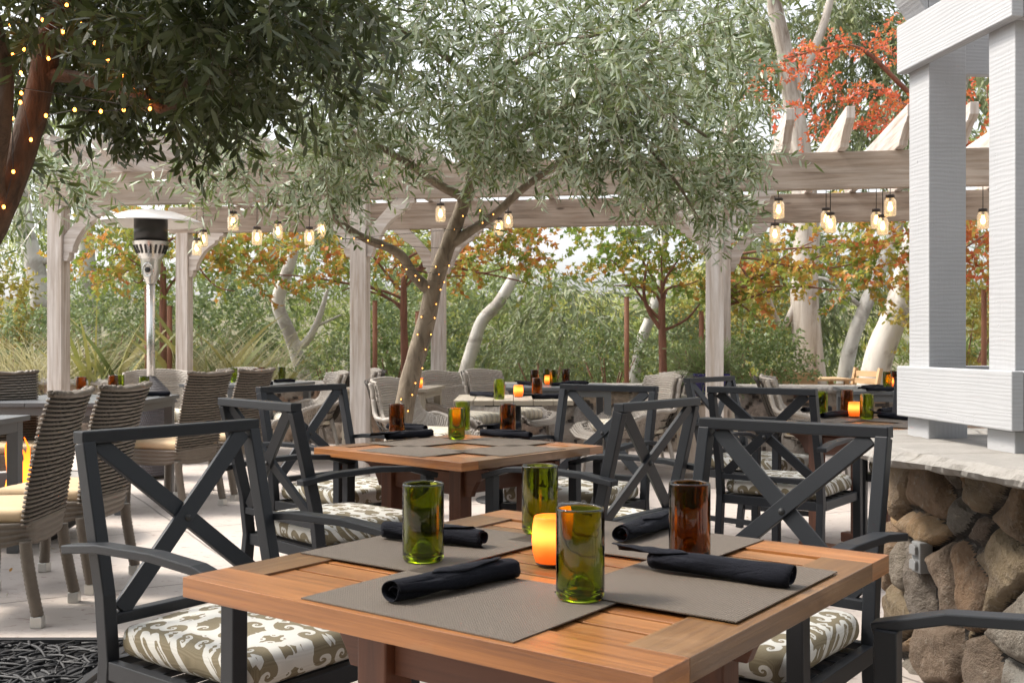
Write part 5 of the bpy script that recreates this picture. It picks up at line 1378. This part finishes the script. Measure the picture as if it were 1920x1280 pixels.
for u, Y, n, L, lab in ((195, 12.9, 26, 1.85, 'stiff flax clump right of the left post'), (255, 13.1, 22, 1.75, 'stiff flax clump behind the heater base'), (370, 12.9, 18, 1.8, 'stiff flax clump right of the left rear post'), (405, 13.0, 16, 1.7, 'yellow-striped flax clump by the left lounge chairs'), (478, 13.0, 14, 1.55, 'small flax clump left of the crooked eucalyptus'), (148, 13, 14, 1.5, 'flax clump behind the left post')):
    blades('flax_plant', lab, u, Y, n, L, .085, 'flax_leaf', 'flax', 'flax clumps behind the wall', .12, .45)
for u, Y, n, lab in ((30, 13.2, 300, 'pale dry grass tuft at far left behind the wall'), (80, 13.0, 280, 'pale dry grass tuft beside the left post'), (170, 13.3, 180, 'straw grass tuft between flax clumps at left'), (340, 13.2, 160, 'straw grass tuft left of the left rear post'), (395, 13.4, 180, 'straw grass tuft among flax at left centre'), (450, 13.2, 170, 'straw grass tuft near the crooked eucalyptus'), (500, 13.5, 120, 'thin straw grass tuft below the crooked eucalyptus')):
    blades('grass_tuft', lab, u, Y, n, 1.65, .013, 'straw_leaf', 'grass', 'dry grass tufts behind the wall', .30, .55)

# ---------------------------------------------------------------- woodland beyond
pr = [(-300, 40), (60, 120), (250, 210), (420, 250), (560, 300), (700, 380), (840, 440), (950, 500), (1060, 545), (1180, 545), (1290, 520), (1360, 440), (1430, 300), (1560, 190), (1700, 160), (1900, 140), (2300, 60)]
def top(u):
    for a, c in zip(pr, pr[1:]):
        if a[0] <= u <= c[0]: return a[1]+(c[1]-a[1])*(u-a[0])/(c[0]-a[0])
    return 100
p0 = []; tb = []
for i in range(5200):
    u = RNG.uniform(-250, 2200); tv = top(u); q = RNG.uniform(0, 1)
    v = 725-(725-tv)*(q**1.15)
    Y = RNG.uniform(17.5, 25) if v > 420 else RNG.uniform(18, 27)
    n = mnoise.noise(Vector((u/120, v/90, Y*.2)))
    if n < -.22 and v < 560: continue
    p0.append(tuple(at(u, v, Y))); g = mnoise.noise(Vector((u/150+9, v/110, Y*.15+4)))
    tb.append(.42+.55*g+(.35 if (1290 < u < 1420 or u < 60) and v > 480 else 0))
p0 = np.array(p0); d0 = nrm(RNG.normal(size=p0.shape)*np.array([1, 1, .5])+np.array([0, 0, .15]))
P = twigs(p0, d0, .75, 17, 1.3, .21, .042, .5, .1, 'quad', (0, .5), .006)
V, k, tn = P[0]; P[0] = (V, k, np.clip(tn-.25+np.repeat(np.array(tb), 17), 0, 1))
# unseen foliage belt behind and beside the patio, added to cut low sky light
q0 = []
for i in range(2600):
    a = RNG.uniform(-.85*math.pi, -.15*math.pi) if i % 4 else (RNG.uniform(-.5, .12) if i % 8 else math.pi-RNG.uniform(-.5, .12))
    r_ = RNG.uniform(9, 12); q0.append((r_*1.25*math.cos(a), 2+r_*math.sin(a), RNG.uniform(.1, 5.2)))
q0 = np.array(q0); P += [(V_, k_, t_*.45 if k_ == 4 and t_.max() < 1.5 else t_) for V_, k_, t_ in twigs(q0, nrm(RNG.normal(size=q0.shape)), .9, 12, 1.0, .42, .16, .5, .1, 'quad', (0, .5), 0)]
tag(poly_mesh('far_woodland', P, MAT['wood_leaf']), 'soft grey-green woodland filling the view beyond the garden, plus an unseen belt added behind', 'woodland', kind='stuff')
# ------------------------------------------------------------------ light, sky, camera
SUN_DIR = Vector((-.62, .10, .78)).normalized()
w = bpy.data.worlds.new('World'); S.world = w; w.use_nodes = True; nt = w.node_tree; nt.nodes.clear()
sky = nt.nodes.new('ShaderNodeTexSky'); sky.sky_type = 'NISHITA'; sky.sun_disc = False
sky.sun_elevation = math.asin(SUN_DIR.z); sky.sun_rotation = math.atan2(SUN_DIR.x, SUN_DIR.y); sky.dust_density = 4.0; sky.air_density = 1.0; sky.ozone_density = 1.0
hs = nt.nodes.new('ShaderNodeHueSaturation'); hs.inputs['Saturation'].default_value = .20
bg = nt.nodes.new('ShaderNodeBackground'); bg.inputs['Strength'].default_value = .15; ow = nt.nodes.new('ShaderNodeOutputWorld')
nt.links.new(sky.outputs[0], hs.inputs['Color']); nt.links.new(hs.outputs[0], bg.inputs['Color']); nt.links.new(bg.outputs[0], ow.inputs[0])
sl = bpy.data.lights.new('sun', 'SUN'); sl.energy = 1.5; sl.angle = math.radians(12); sl.color = (1, .90, .76)
so = bpy.data.objects.new('sun', sl); COL.objects.link(so); so.location = (0, 0, 8); so.rotation_euler = SUN_DIR.to_track_quat('Z', 'Y').to_euler()
cam = bpy.data.cameras.new('camera'); cam.sensor_width = 36; cam.lens = F/1920*36; cam.clip_end = 1000; cam.clip_start = .05
cam.dof.use_dof = True; cam.dof.focus_distance = 3.0; cam.dof.aperture_fstop = 13
co = bpy.data.objects.new('camera', cam); COL.objects.link(co); co.location = (0, 0, CAMZ); co.rotation_euler = (math.pi/2, 0, 0); S.camera = co
S.view_settings.view_transform = 'Standard'; S.view_settings.look = 'None'; S.view_settings.exposure = EXPOSURE; S.view_settings.gamma = 1
S.cycles.use_denoising = True
try: S.cycles.denoiser = 'OPENIMAGEDENOISE'; S.cycles.denoising_input_passes = 'RGB_ALBEDO_NORMAL'
except Exception: pass
S.cycles.max_bounces = 10; S.cycles.transmission_bounces = 10; S.cycles.diffuse_bounces = 4; S.cycles.glossy_bounces = 4; S.cycles.transparent_max_bounces = 8
S.cycles.sample_clamp_indirect = 6.0; S.cycles.caustics_reflective = False; S.cycles.caustics_refractive = False
